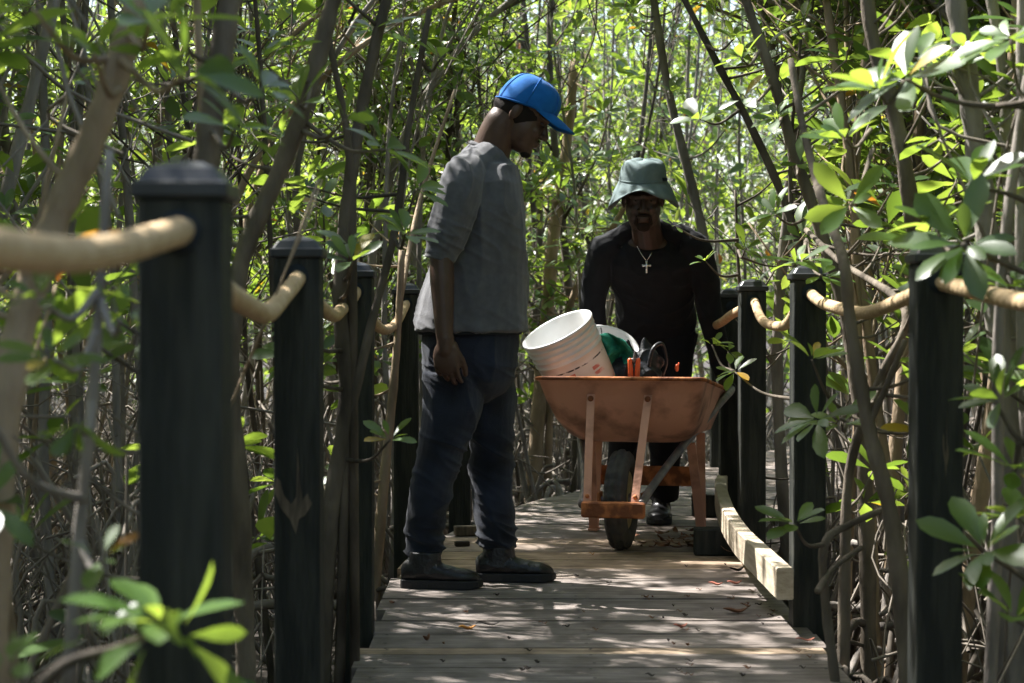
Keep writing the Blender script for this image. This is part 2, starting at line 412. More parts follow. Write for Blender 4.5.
rope(hole(PL[0], 1), hole(PL[1], -1), .045, "blurred thick tan rope crossing the left edge into the nearest post", GR)
rope(hole(PL[1], 1), hole(PL[2], -1), .085, "tan rope sagging between the nearest and the second left post", GR)
rope(hole(PL[2], 1), hole(PL[3], -1), .075, "tan rope leaving the second left post towards the leaf-covered third", GR)
rope(hole(PL[3], 1), hole(PL[4], -1), .11, "tan rope running up to the slim post behind the man in the blue cap", GR)
rope(hole(PL[4], 1), hole(PL[5], -1), .08, "tan rope hidden behind the man in the blue cap", GR)
rope(hole(PR[0], 1), hole(PR[1], -1), .05, "tan rope at the right edge behind the leaf cluster", GR)
rope(hole(PR[1], 1), hole(PR[2], -1), .06, "long sunlit tan rope sagging left of the largest right post", GR)
rope(hole(PR[2], 1), hole(PR[3], -1), .10, "short tan rope loop between the second and third right posts", GR)
rope(hole(PR[3], 1), (.905, 9.05, .875), .0, "loose rope end pointing at the man with the bucket hat", GR, r=.018)
rope(hole(PR[4], 1), hole(PR[5], -1), .10, "tan rope on the far right bend behind the man with the bucket hat", GR)

# ------------------------------------------------------------------ pale rail on blocks
def build_rail():
    pts = smooth_path([(.807, 5.90, 0), (.803, 6.4, 0), (.802, 6.93, 0), (.822, 7.5, 0), (.852, 8.0, 0), (.90, 8.6, 0), (.955, 9.1, 0), (1.05, 9.7, 0)], 6)
    rings = []; w2, z0, z1, e = .0255, .107, .202, .004
    for i, p in enumerate(pts):
        d = (pts[min(i + 1, len(pts) - 1)] - pts[max(i - 1, 0)]).normalized(); n = Vector((d.y, -d.x, 0))
        rings.append([p + n * a + Vector((0, 0, b)) for a, b in ((-w2 + e, z0), (-w2, z0 + e), (-w2, z1 - e), (-w2 + e, z1), (w2 - e, z1), (w2, z1 - e), (w2, z0 + e), (w2 - e, z0))])
    m = MB(); m.loft(rings)
    tag(m.build("timber_rail", M['new_timber'], smooth=False), "pale new timber rail, bent, lying on black blocks along the right edge of the boardwalk", "rail")
    for (x, y, rz, lb) in ((.80, 7.85, -.05, "black timber block under the pale rail beside the dry leaves"), (.93, 9.3, -.4, "black timber block under the far end of the pale rail")):
        b = MB(); b.box((0, 0, .0525), (.17, .10, .104), bev=.005)
        o = b.build("timber_block", M['post'], smooth=False); o.location = (x, y, .001); o.rotation_euler = (0, 0, rz); tag(o, lb, "block", "black blocks under the rail")
build_rail()
for lb, (px, py, sz) in (("short offcut of grey timber lying behind the feet of the man in the cap", (466, 532, (.10, .05, .04))), ("small dark wood chip lying behind the heel of the man in the cap", (462, 543, (.06, .03, .02)))):
    Y = CH * F / (py + 4 - HY); b = MB(); b.box((0, 0, sz[2] / 2 + .002), sz, bev=.003)
    o = b.build("wood_offcut", M['bare'] if sz[0] > .08 else M['dry_dark'], smooth=False); o.location = ((px - CX) * Y / F, Y, 0); o.rotation_euler = (0, 0, .2); tag(o, lb, "offcut")

# ------------------------------------------------------------------ people
def wrinkle(amp, freq, stretch=(1, 1, 1), knees=()):
    def f(c, n_):
        q = Vector((c.x * stretch[0], c.y * stretch[1], c.z * stretch[2])) * freq
        q = q + Vector((1, 1, 1)) * .6 * noise.noise(q * .5)
        a = 1 - abs(noise.noise(q)) * 2
        v = (a * a - .4) * amp
        for (kz, kh, ka) in knees:
            g = math.exp(-((c.z - kz) / kh) ** 2)
            b = 1 - abs(noise.noise(Vector((c.x * 5, c.y * 5, c.z * 26 + c.x * 14)))) * 2
            v += g * ka * (b * b - .35)
        return v
    return f

def head_parts(mb, O, R, s=1.0, fat=1.0):
    def e(c, r, Re=None): mb.ell(O + R @ (Vector(c) * s), [x * s for x in r], R @ Re if Re is not None else R)
    e((-.012, 0, .03), (.097, .076, .088))
    e((.028, 0, -.035), (.066, .064 * fat, .082))
    e((.045, 0, -.082), (.047, .048 * fat ** 1.8, .040))
    if fat > 1:
        for s_ in (-1, 1): e((.055, .036 * s_, -.058), (.030, .028, .034))
    e((.077, 0, -.103), (.021, .024, .020))
    e((.066, .033, -.03), (.026, .022, .022)); e((.066, -.033, -.03), (.026, .022, .022))   # cheekbones
    mb.caps(O + R @ Vector((.088, 0, .008)) * s, O + R @ Vector((.110, 0, -.030)) * s, .009 * s, .0135 * s)
    e((.099, .0135, -.035), (.012, .010, .009)); e((.099, -.0135, -.035), (.012, .010, .009))
    e((.093, 0, -.060), (.014, .026, .0075)); e((.090, 0, -.073), (.014, .023, .009))
    for s_ in (-1, 1):
        mb.caps(O + R @ Vector((.086, .008 * s_, .024)) * s, O + R @ Vector((.066, .050 * s_, .022)) * s, .012 * s, .010 * s)
        e((-.022, .076 * s_, -.008), (.018, .009, .031), Matrix.Rotation(.2, 3, 'Y'))
        e((-.024, .081 * s_, -.004), (.016, .006, .024))

def hand(mb, W, d, pn, side, curl=.5, s=1.0, thumb_curl=.3):
    """W wrist, d towards the fingers, pn palm normal (the way the palm faces), side = thumb side vector"""
    d = Vector(d).normalized(); pn = Vector(pn); pn = (pn - d * pn.dot(d)).normalized(); sd = Vector(side); sd = (sd - d * sd.dot(d) - pn * sd.dot(pn)).normalized()
    W = Vector(W)
    R = Matrix((d, sd, pn)).transposed()
    mb.ell(W + d * .048 * s, (.054 * s, .041 * s, .0165 * s), R)
    mb.ell(W + d * .030 * s + sd * .02 * s + pn * .006, (.032 * s, .020 * s, .017 * s), R)
    mb.caps(W - d * .01, W + d * .03, .027 * s, .026 * s)
    for k, (off, L) in enumerate(((.030, .070), (.0105, .080), (-.010, .074), (-.029, .058))):
        p = W + (d * .082 + sd * off * 1.0) * s - d * abs(off - .01) * .25; ang = .12 + .08 * k; q = p; r = .0092 * s
        seg = (.46, .30, .24)
        mb.caps(W + (d * .045 + sd * off * .8) * s, p, .010 * s, .0098 * s, 10)
        for j, fr in enumerate(seg):
            ang += curl * (1.0, 1.15, .8)[j]
            v = d * math.cos(ang) + pn * math.sin(ang) + sd * off * 1.6 * (1 if curl < .5 else .6)
            n_ = q + v.normalized() * L * fr * s
            mb.caps(q, n_, r, r * .9, 10); q = n_; r *= .9
    q = W + (d * .022 + sd * .026) * s; ang = .50
    for j, L in enumerate((.040, .032, .026)):
        v = d * math.cos(ang) + sd * math.sin(ang) + pn * (.25 + thumb_curl * j)
        n_ = q + v.normalized() * L * s; mb.caps(q, n_, (.0125, .0110, .0100)[j] * s, (.0110, .0100, .0085)[j] * s, 10); q = n_; ang -= .32

def ering(c, ax, u, rx, v, ry, n=28, pw_=2.3):
    out = []
    for j in range(n):
        a = 2 * math.pi * j / n; ca, sa = math.cos(a), math.sin(a)
        out.append(Vector(c) + u * (math.copysign(abs(ca) ** (2 / pw_), ca) * rx) + v * (math.copysign(abs(sa) ** (2 / pw_), sa) * ry))
    return out

X3, Y3, Z3 = Vector((1, 0, 0)), Vector((0, 1, 0)), Vector((0, 0, 1))

def shoe(T, pos, yaw, L=.30, W=.105, boot=False):
    """one shoe; toe along local +x, origin under the heel"""
    R = Matrix.Rotation(yaw, 3, 'Z')
    def hw(t):
        return W / 2 * float(np.interp(t, [0, .04, .15, .35, .55, .72, .86, .95, 1], [.45, .68, .80, .76, .90, 1.0, .90, .62, .20]))
    up = MB(); rings = []
    for t in (0, .03, .08, .15, .25, .35, .45, .55, .65, .75, .84, .91, .96, .99, 1.0):
        h = float(np.interp(t, [0, .05, .15, .3, .42, .55, .7, .85, .95, 1], [.078, .100, .105, .10, .094, .082, .072, .066, .056, .030]))
        ww = hw(t) * .97; x = t * L * .985; ring = []
        for j in range(20):
            a = 2 * math.pi * j / 20; ca, sa = math.cos(a), math.sin(a)
            tp = max(0, sa); wz = 1 - .42 * tp * tp
            ring.append(Vector(pos) + R @ Vector((x, ww * wz * math.copysign(abs(ca) ** .8, ca), .02 + (h - .02) * (.5 + .5 * math.copysign(abs(sa) ** .75, sa)))))
        rings.append(ring)
    up.loft(rings)
    hh = .20 if boot else .125                       # ankle collar
    up.loft([ering(Vector(pos) + R @ Vector((.075 + k * .003, 0, .05 + k * (hh - .05) / 3)), None, R @ X3, .066 - .004 * k, R @ Y3, .043 - .001 * k, 20) for k in range(4)])
    o = remesh(up, "shoe", M['shoe'], T, .004, 3, wrinkle(.002, 18))
    so_ = MB(); rr = []
    ts = [0, .03, .08, .15, .25, .35, .45, .55, .65, .75, .84, .91, .96, .985, 1.0]
    pts = [(t * L, hw(t) + .004) for t in ts] + [(t * L, -hw(t) - .004) for t in reversed(ts)]
    for z, k in ((0.001, .97), (.006, 1.0), (.028, .99), (.031, .96)):
        rr.append([Vector(pos) + R @ Vector(((x - L / 2) * (1 + (k - 1) * .3) + L / 2, y * k, z + (.008 * max(0, (x / L - .8) / .2) ** 2 if z < .01 else 0))) for x, y in pts])
    so_.loft(rr); so_.build("sole", M['sole'], o, smooth=False)
    la = MB()
    for k in range(5):
        t = .36 + k * .065; h = float(np.interp(t, [.3, .42, .55, .7], [.10, .092, .075, .060])) + .003; x = t * L
        la.tube([Vector(pos) + R @ Vector((x + (.006 if q % 2 else -.002), y, h - .012 * (abs(y) / .022) ** 2)) for q, y in enumerate((-.022, -.012, 0, .012, .022))], .0022, 6)
    la.tube([Vector(pos) + R @ Vector(v) for v in ((.36 * L, .0, .1), (.42 * L, .018, .098), (.45 * L, .034, .080))], .002, 6)
    la.tube([Vector(pos) + R @ Vector(v) for v in ((.36 * L, .0, .1), (.42 * L, -.018, .098), (.45 * L, -.036, .078))], .002, 6)
    la.build("laces", M['lace'], o)

def man_cap():
    Y0 = 7.05
    T = empty("person", (0.0, Y0, 0), 0, label="man in a blue baseball cap, grey long-sleeved shirt and dark jeans standing side-on, head bowed", cat="person")
    inv = T.location
    # head frame: facing +x, bowed 30 degrees
    a = math.radians(30); R = Matrix(((math.cos(a), 0, math.sin(a)), (0, 1, 0), (-math.sin(a), 0, math.cos(a))))
    O = P(522, 115.4, Y0 - .02)
    b = MB(); head_parts(b, O, R)
    nb = P(489, 160, Y0)
    b.caps(O + R @ Vector((-.035, 0, -.02)), O + R @ Vector((-.045, 0, -.07)), .064, .062, 28)
    npts = smooth_path([O + R @ Vector((-.040, 0, -.03)), O + R @ Vector((-.047, 0, -.075)), nb + Vector((.008, 0, .035)), nb + Vector((-.012, 0, -.02))], 6); b.tube(npts, lerp_list([.060, .061, .070, .088], len(npts)), 30)
    for s_ in (-1, 1): b.caps(O + R @ Vector((-.028, .045 * s_, -.04)), nb + Vector((.030, .022 * s_, -.01)), .022, .026, 20)
    # torso core, legs core (inside the clothes)
    def c3(px, py, dy): return P(px, py, Y0 + dy)
    def tor(py, xl, xr, hy, sh=0.012):
        A = P(xl, py, Y0); B = P(xr, py, Y0); c = (A + B) / 2
        return ering(c, None, X3, (B.x - A.x) / 2 - sh, Y3, hy - sh)
    rows = [(157, 466, 508, .075), (168, 456, 515, .14), (185, 449, 521, .185), (215, 445, 524, .195), (245, 440, 525, .185), (275, 431, 526, .17), (300, 424, 526, .17), (325, 421, 520, .165), (345, 425, 512, .15)]
    b.loft([tor(*r, sh=.026) for r in rows])
    hN, kN, aN = c3(452, 362, -.09), c3(438, 458, -.11), c3(424, 562, -.09)
    hF, kF, aF = c3(484, 362, .09), c3(491, 458, .09), c3(493, 556, .07)
    for h_, k_, a_ in ((hN, kN, aN), (hF, kF, aF)):
        b.caps(h_ + Vector((.02, 0, 0)), k_, .060, .055); b.caps(k_, a_, .050, .036)
    # arms: near arm (his right) and the far arm
    for sd, dy in ((1, -.215), (-1, .215)):
        S = c3(462, 178, dy * .86); E = c3(441, 252, dy * 1.05); Wr = P(444.5, 336, Y0 + dy * 1.2)
        b.caps(S, E, .052, .041); b.caps(E, E.lerp(Wr, .35), .041, .0425); b.caps(E.lerp(Wr, .35), Wr, .0425, .030)
        if sd == 1:
            hand(b, P(445.5, 341, Y0 + dy * 1.2), Vector((.03, .04, -1)), Vector((.25, 1, .1)), Vector((1, -.25, .1)), curl=.36, s=1.14)
        else:
            hand(b, P(446, 341, Y0 + dy * 1.05), Vector((.05, -.04, -1)), Vector((.25, -1, .1)), Vector((1, .2, 0)), curl=.5, s=1.0)
    body = remesh(b, "body", M['skin'], T, .0042, 3)
    # shirt
    s = MB()
    srows = [(150, 471, 508, .072), (158, 464, 513, .085), (166, 456, 516, .135), (185, 447, 521.5, .19), (215, 443.5, 524.5, .20), (245, 439, 526.5, .19), (275, 428, 527.5, .178), (300, 419, 528, .18), (322, 414.5, 528.5, .186), (334, 414.5, 528, .188)]
    rings = []
    for r in srows:
        rg = tor(*r, sh=0)
        for p in rg:                                   # neckline dips at the front, hem dips in the middle
            u = (p.x - (P((r[1] + r[2]) / 2, r[0], Y0)).x) / max(.05, (r[2] - r[1]) / 2 * Y0 / F)
            if r[0] <= 158: p.z += -.03 * u - (.004 if r[0] == 158 else 0)
            if r[0] >= 334: p.z += .012 * abs(u) + .006 * math.sin(p.y * 14)
        rings.append(rg)
    s.loft(rings)
    for dy in (-.215, .215):
        sp = [c3(469, 172, dy * .62), c3(462, 182, dy * .86), c3(454, 212, dy * .98), c3(447, 236, dy * 1.02), c3(441, 252, dy * 1.03), c3(439.5, 259, dy * 1.03)]
        pp = smooth_path(sp, 5); s.tube(pp, lerp_list([.068, .078, .074, .068, .054, .047], len(pp)), 20)
    for dy in (-1, 1): s.caps(P(486, 158, Y0 + dy * .05), P(466, 172, Y0 + dy * .15), .062, .060)
    shirt = remesh(s, "shirt", M['shirt'], T, .0052, 2, wrinkle(.011, 8.5, (1.2, 1.2, .55), knees=((CH + (HY - 245) / 283, .10, .006), (CH + (HY - 320) / 283, .05, .004))))
    cuf = MB(); e0, e1 = c3(441, 252, -.215 * 1.03), c3(439, 260, -.215 * 1.03)
    cuf.tube(smooth_path([e0, e0.lerp(e1, .5), e1], 3), .0495, 22); cuf.build("cuff", M['shirt'], shirt)
    col = MB(); ring = []
    for j in range(40):
        q = 2 * math.pi * j / 40; ring.append(P(490, 152.5, Y0) + Vector((.068 * math.cos(q), .072 * math.sin(q), -.034 * math.cos(q))))
    ring.append(ring[0]); ring.append(ring[1]); col.tube(ring, .0075, 8, caps=False); col.build("collar", M['shirt'], shirt)
    # jeans
    j = MB()
    jr = [(328, 421, 519, .165), (345, 420, 518, .17), (365, 421, 517, .172), (380, 423, 514, .16), (392, 432, 503, .12), (402, 446, 488, .07)]
    j.loft([tor(*r, sh=0) for r in jr])
    near = [c3(452, 372, -.085), c3(453, 402, -.09), c3(447, 430, -.10), c3(438, 460, -.105), c3(429, 500, -.10), c3(425, 535, -.09), c3(424.5, 556, -.085)]
    far = [c3(484, 372, .085), c3(488, 402, .09), c3(491, 430, .09), c3(491.5, 460, .09), c3(492, 500, .08), c3(495, 530, .07), c3(496.5, 548, .065)]
    for pts, rr in ((near, [.104, .104, .094, .082, .074, .067, .065]), (far, [.108, .102, .087, .078, .075, .072, .069])):
        pp = smooth_path(pts, 5); j.tube(pp, lerp_list(rr, len(pp)), 22)
    z = lambda py: CH + (HY - py) * Y0 / F
    jeans = remesh(j, "jeans", M['jeans'], T, .0055, 7, wrinkle(.010, 7, (1, 1, .7), knees=((z(455), .09, .012), (z(545), .10, .014), (z(370), .05, .006))))
    belt = MB(); belt.loft([ [p + Vector((0, 0, dz)) for p in tor(331, 417, 522, .178, sh=0)] for dz in (-.012, .012)]); belt.build("belt", M['hatband'], T)
    # shoes
    shoe(T, ((402 - CX) * 6.96 / F - .0, 6.93, 0.0), math.radians(-8), .285, .105)
    shoe(T, ((476 - CX) * 7.12 / F, 7.10, 0.0), math.radians(-4), .285, .105)
    # cap
    c = MB(); nu, nv = 48, 16; rings = []
    for i in range(nv + 1):
        t = i / nv; ring = []
        for k in range(nu):
            q = 2 * math.pi * k / nu; cx_, sy_ = math.cos(q), math.sin(q)
            rim_z = .005 + .045 * (.5 + .5 * cx_)
            el = t * math.pi / 2
            seam = 1 - .012 * (abs(math.cos(q * 3)) < .10)
            rx = .113 if cx_ > 0 else .107
            z_ = rim_z + (.142 - rim_z) * math.sin(el) ** .95
            front = .010 * max(0, cx_) * math.sin(el) * (1 - t)
            ring.append(O + R @ Vector((-.004 + (rx * cx_ * math.cos(el) ** .62 + front) * seam, .091 * sy_ * math.cos(el) ** .62 * seam, z_)))
        rings.append(ring)
    c.loft(rings, caps=True)
    capo = c.build("cap", M['cap'], T)
    so2 = capo.modifiers.new("t", 'SOLIDIFY'); so2.thickness = .003
    br = MB(); nb_ = 24; top = []; bot = []
    for u in range(7):
        f_ = u / 6; rowt = []
        for k in range(nb_ + 1):
            q = (-1 + 2 * k / nb_) * 1.25
            bx, by = -.006 + .112 * math.cos(q), .088 * math.sin(q)
            ext = .088 * math.cos(q / 1.25 * math.pi / 2) ** .85 if abs(q) < 1.249 else 0
            x = bx + ext * f_; y = by * (1 - .08 * f_)
            zz = .053 - (.016 * f_ + (y / .09) ** 2 * .020 * f_ + .006 * f_ * f_) * min(1, ext / .055) + .045 * (.5 + .5 * math.cos(q)) - .045
            rowt.append(Vector((x, y, zz)))
        top.append(rowt)
    vs = [O + R @ p for r_ in top for p in r_]; n1 = nb_ + 1
    fs = [(i * n1 + k, i * n1 + k + 1, (i + 1) * n1 + k + 1, (i + 1) * n1 + k) for i in range(6) for k in range(nb_)]
    br.add(vs, fs); bo = br.build("cap_brim", M['cap'], capo); m_ = bo.modifiers.new("t", 'SOLIDIFY'); m_.thickness = .004
    sm_ = MB()
    for kq in range(6):
        q = math.radians(30 + 60 * kq); cx_, sy_ = math.cos(q), math.sin(q); rz_ = .005 + .045 * (.5 + .5 * cx_); pp = []
        for i in range(13):
            t = i / 12; el = t * math.pi / 2; rx = .113 if cx_ > 0 else .107
            pp.append(O + R @ Vector((-.004 + (rx * cx_ * math.cos(el) ** .62 + .010 * max(0, cx_) * math.sin(el) * (1 - t)) * 1.012, .091 * sy_ * math.cos(el) ** .62 * 1.012, rz_ + (.142 - rz_) * math.sin(el) ** .95)))
        sm_.tube(pp, .0016, 6)
    band = [O + R @ Vector((-.004 + (.113 if math.cos(q) > 0 else .107) * 1.006 * math.cos(q), .0915 * math.sin(q), .009 + .045 * (.5 + .5 * math.cos(q)))) for q in [2 * math.pi * k / 48 for k in range(49)]]
    sm_.tube(band, .0022, 6, caps=False); sm_.build("cap_seam", M['cap'], capo)
    bt = MB(); bt.ell(O + R @ Vector((-.004, 0, .143)), (.008, .008, .005), R, 12, 8); bt.build("cap_button", M['cap'], capo)
    # eyes and beard
    for s_ in (-1, 1):
        e = MB(); e.ell(O + R @ Vector((.079, .031 * s_, .004)), (.010, .011, .005), R, 14, 8); eo = e.build("eye", M['eye'], body)
        i_ = MB(); i_.ell(O + R @ Vector((.0865, .031 * s_, .002)), (.004, .006, .005), R, 10, 6); i_.build("iris", M['iris'], eo)
    hr = MB(); hr.ell(O + R @ Vector((-.0165, 0, .014)), (.0965, .0772, .082), R, 40, 26); hr.build("hair", M['hair'], T)
    bd = MB(); bd.ell(O + R @ Vector((.077, 0, -.110)), (.0215, .024, .018), R); bd.caps(O + R @ Vector((.0985, -.018, -.051)), O + R @ Vector((.0985, .018, -.051)), .005, .005)
    remesh(bd, "beard", M['hair'], T, .004, 2)
    for o in list(T.children): o.matrix_parent_inverse = Matrix.Translation(-inv)
man_cap()

def man_hat():
    T = empty("person", (.62, 9.0, 0), 0, label="man in a teal bucket hat and black long-sleeved shirt bending forward behind the wheelbarrow", cat="person")
    inv = T.location
    # head frame: local +x = facing the camera (-Y), slight bow
    a = math.radians(10); yaw = math.radians(3)
    fx = Vector((-math.sin(yaw) * math.cos(a), -math.cos(yaw) * math.cos(a), -math.sin(a)))
    lx = Vector((math.cos(yaw), -math.sin(yaw), 0)); ux = fx.cross(lx)
    R = Matrix((fx, lx, ux)).transposed()
    if ux.z < 0: ux = -ux; R = Matrix((fx, lx, ux)).transposed()
    O = P(643, 199.5, 8.62)
    b = MB(); head_parts(b, O, R, 1.08, 1.1); [b.ell(O + R @ Vector((.074, .034 * s_, .004)), (.016, .022, .018), R) for s_ in (-1, 1)]
    C = P(648, 240, 8.80)                             # base of the neck
    pel = Vector((.66, 9.16, .90))
    b.caps(O + R @ Vector((-.03, 0, -.03)), C, .062, .068)
    ax = (C - pel).normalized(); fw = (Vector((0, -1, 0)) - ax * Vector((0, -1, 0)).dot(ax)).normalized()
    def ring(t, hw, hd, dx=0, dz=0):
        c = pel.lerp(C, t) + Vector((dx, 0, dz)); return ering(c, None, X3, hw, fw, hd, 30, 2.2)
    rows = [(-.12, .165, .12), (.05, .175, .125), (.3, .165, .12), (.5, .175, .125), (.7, .195, .13), (.85, .20, .12), (.95, .17, .09), (1.02, .09, .07)]
    b.loft([ring(t, w_ - .02, d_ - .02) for t, w_, d_ in rows])
    al = math.radians(13)
    BO = Vector((.44, 8.02, 0))
    def bw(x, y, z): return BO + Vector((x * math.cos(al) + y * math.sin(al), -x * math.sin(al) + y * math.cos(al), z))
    gL, gR = bw(-.29, 1.02, .60), bw(.29, 1.02, .60)
    SL, SR = P(606, 247, 8.84), P(692, 243, 8.82)
    EL, ER = P(593, 302, 8.95), P(708, 300, 8.92)
    sl_ = MB()
    for S, E, G, sg in ((SL, EL, gL, -1), (SR, ER, gR, 1)):
        Wv = G + Vector((0, .02, .055))
        b.caps(S, E, .045, .038); b.caps(E, Wv, .037, .028)
        hand(b, Wv, Vector((0, -.35, -1)), Vector((-sg * .9, -.2, 0)), Vector((0, -1, .3)), curl=.75)
        pp = smooth_path([S + Vector((-sg * .05, 0, .0)), S + Vector((sg * .012, 0, -.02)), S.lerp(E, .55) + Vector((sg * .01, 0, 0)), E, E.lerp(Wv, .5), Wv], 5)
        sl_.tube(pp, lerp_list([.06, .070, .066, .058, .052, .042], len(pp)), 20)
    fR, fL = Vector((.69, 9.10, 0)), Vector((.50, 9.36, 0))
    legs = [(pel + Vector((.09, 0, -.04)), Vector((.70, 9.02, .50)), Vector((.69, 9.10, .10))), (pel + Vector((-.09, 0, -.04)), Vector((.535, 9.16, .50)), Vector((.50, 9.42, .10)))]
    tr = MB(); tr.loft([ring(t, w_, d_) for t, w_, d_ in ((-.22, .15, .12), (-.1, .175, .13), (.05, .175, .13), (.15, .165, .125))])
    for h_, k_, a_ in legs:
        b.caps(h_, k_, .08, .055); b.caps(k_, a_, .05, .036)
        pp = smooth_path([h_, h_.lerp(k_, .5), k_, k_.lerp(a_, .5), a_ + Vector((0, 0, .0))], 5); tr.tube(pp, lerp_list([.10, .092, .08, .072, .068], len(pp)), 20)
    body = remesh(b, "body", M['skin_deep'], T, .0042, 3)
    remesh(tr, "trousers", M['pants'], T, .006, 3, wrinkle(.007, 7))
    for st, hw_, hd_ in [(r[0], r[1], r[2]) for r in ()]: pass
    sl_.loft([ring(t, w_, d_) for t, w_, d_ in [(-.06, .178, .135), (.05, .185, .135), (.3, .178, .128), (.5, .185, .13), (.7, .203, .135), (.85, .205, .125), (.93, .17, .10), (.985, .105, .082), (1.0, .085, .075)]])
    # trapezius slopes
    for S, sg in ((SL, -1), (SR, 1)): sl_.caps(C + Vector((sg * .055, .03, .045)), S + Vector((-sg * .03, 0, .022)), .046, .055)
    shirt = remesh(sl_, "shirt", M['blackshirt'], T, .0052, 3, wrinkle(.009, 8, (1, 1, .55)))
    # open neckline: skin showing in a V and the shirt edge around it
    vv = MB(); f0 = C + Vector((0, -.066, .012))
    # shoes
    shoe(T, (.69, 9.17, 0), math.radians(-98), .29, .11, boot=True); shoe(T, (.50, 9.50, 0), math.radians(-92), .29, .11, boot=True)
    # bucket hat
    h = MB(); nu = 56; rings = []
    def hp(q, r_, z_, sx=1.0): return O + R @ (Vector((r_ * 1.10 * math.cos(q), r_ * math.sin(q), z_)))
    prof = [(.004, .172), (.045, .1715), (.070, .168), (.084, .160), (.093, .142), (.099, .118), (.102, .092), (.103, .080)]
    for r_, z_ in prof: rings.append([hp(2 * math.pi * k / nu, r_ * (1 + .014 * math.sin(k * .56 + z_ * 40)), z_ + .004 * math.sin(k * .45)) for k in range(nu)])
    for f_ in (.2, .45, .7, .9, 1.0):
        ring_ = []
        for k in range(nu):
            q = 2 * math.pi * k / nu; side_ = abs(math.sin(q)); r_ = .103 + .056 * f_ ; drop = .032 * f_ + (.072 + .016 * math.sin(3 * q + 1)) * f_ ** 1.2 * side_ ** 1.6 + .010 * f_ * math.sin(2 * q + 5 * f_) + .006 * f_ * math.sin(5 * q)
            if math.cos(q) < 0: drop += .035 * f_ * (-math.cos(q))
            ring_.append(hp(q, r_ * (1 - .04 * side_ * f_), .080 - drop))
        rings.append(ring_)
    h.loft(rings[::-1], caps=False)
    ho = h.build("bucket_hat", M['hat'], T); m_ = ho.modifiers.new("t", 'SOLIDIFY'); m_.thickness = .003
    hb = MB(); hb.loft([[hp(2 * math.pi * k / nu, .1045, z_) for k in range(nu)] for z_ in (.080, .088)], caps=False)
    hbo = hb.build("hat_seam", M['hat'], ho); hbo.modifiers.new("t", 'SOLIDIFY').thickness = .002
    st = MB(); st.box(O + R @ Vector((.066, .086, .094)), (.03, .012, .012), R @ Matrix.Rotation(.95, 3, 'Z')); st.build("hat_strap", M['hatband'], ho)
    # face: eyes, moustache and goatee
    for s_ in (-1, 1):
        e = MB(); e.ell(O + R @ Vector((.0865, .033 * s_, .004)), (.0065, .011, .0038), R, 14, 8); eo = e.build("eye", M['eye'], body)
        i_ = MB(); i_.ell(O + R @ Vector((.0920, .033 * s_, .004)), (.002, .0035, .0032), R, 10, 6); i_.build("iris", M['iris'], eo)
        eb = MB(); eb.caps(O + R @ Vector((.107, .014 * s_, .028)), O + R @ Vector((.087, .054 * s_, .028)), .003, .0022, 8); eb.build("eyebrow", M['stubble'], body)
    bd = MB(); bd.caps(O + R @ Vector((.107, -.022, -.056)), O + R @ Vector((.107, .022, -.056)), .0045, .0045)
    bd.ell(O + R @ Vector((.090, 0, -.106)), (.0195, .029, .023), R)
    for s_ in (-1, 1): bd.caps(O + R @ Vector((.098, .030 * s_, -.062)), O + R @ Vector((.090, .031 * s_, -.094)), .005, .009)
    remesh(bd, "beard", M['stubble'], T, .003, 2)
    # skin at the open collar + necklace with cross
    dg = C
    def chest(px, py):                                # a point on the shirt front under that pixel
        from mathutils.bvhtree import BVHTree
        return None
    me = shirt.data
    from mathutils.bvhtree import BVHTree
    bvh = BVHTree.FromPolygons([v.co.copy() for v in me.vertices], [tuple(p.vertices) for p in me.polygons])
    def front(x, z_):
        hit = bvh.ray_cast(Vector((x, 6.0, z_)), Vector((0, 1, 0)))
        return hit[0] + Vector((0, -.004, 0)) if hit[0] is not None else Vector((x, 8.7, z_))
    K = lambda px, py: (px - CX) * 8.66 / F
    Zp = lambda py: CH - (py - HY) * 8.66 / F
    # V neck panel of skin
    V = MB(); rows_ = []
    for i in range(9):
        t = i / 8; py = 229 + (243 - 229) * t; half = 13.5 * (1 - t) ** .8 + .4
        rows_.append([front(K(648 + half * u, 0), Zp(py)) for u in np.linspace(-1, 1, 9)])
    V.loft(rows_, caps=False, closed=False); vo = V.build("neck_skin", M['skin_deep'], body)
    ed = MB(); pl = [front(K(648 - 14 + 14 * t, 0), Zp(229 + 15 * t)) for t in np.linspace(0, 1, 7)] + [front(K(648 + 14 * t, 0), Zp(244 - 15 * t)) for t in np.linspace(0.15, 1, 7)]
    ed.tube(pl, .005, 8); ed.build("neckline", M['blackshirt'], shirt)
    nk = MB(); L1 = [front(K(px, 0), Zp(py)) for px, py in ((634, 231), (636, 238), (639, 246), (643, 254), (647.5, 260))]; L2 = [front(K(px, 0), Zp(py)) for px, py in ((661, 230), (659.5, 237), (656, 246), (652, 254), (648.5, 260))]
    for Ls in (L1, L2):
        pp = smooth_path(Ls, 5); nk.tube(pp, .0022, 6)
        for p in pp[::2][:6]: nk.ell(p + Vector((0, -.003, 0)), (.0042, .0042, .0042), None, 8, 6)
    no = nk.build("necklace", M['silver'], T)
    cr = MB(); c0 = front(K(648, 0), Zp(266.5)) + Vector((0, -.006, 0))
    cr.box(c0, (.0085, .005, .044), bev=.0015); cr.box(c0 + Vector((0, -.0005, .006)), (.031, .005, .0085), bev=.0015)
    for dx, dz in ((0, .022), (0, -.022), (.015, .006), (-.015, .006)): cr.ell(c0 + Vector((dx, 0, dz)), (.0062, .003, .0062), None, 8, 6)
    cr.build("cross", M['silver'], no)
    for o in list(T.children): o.matrix_parent_inverse = Matrix.Translation(-inv)
man_hat()

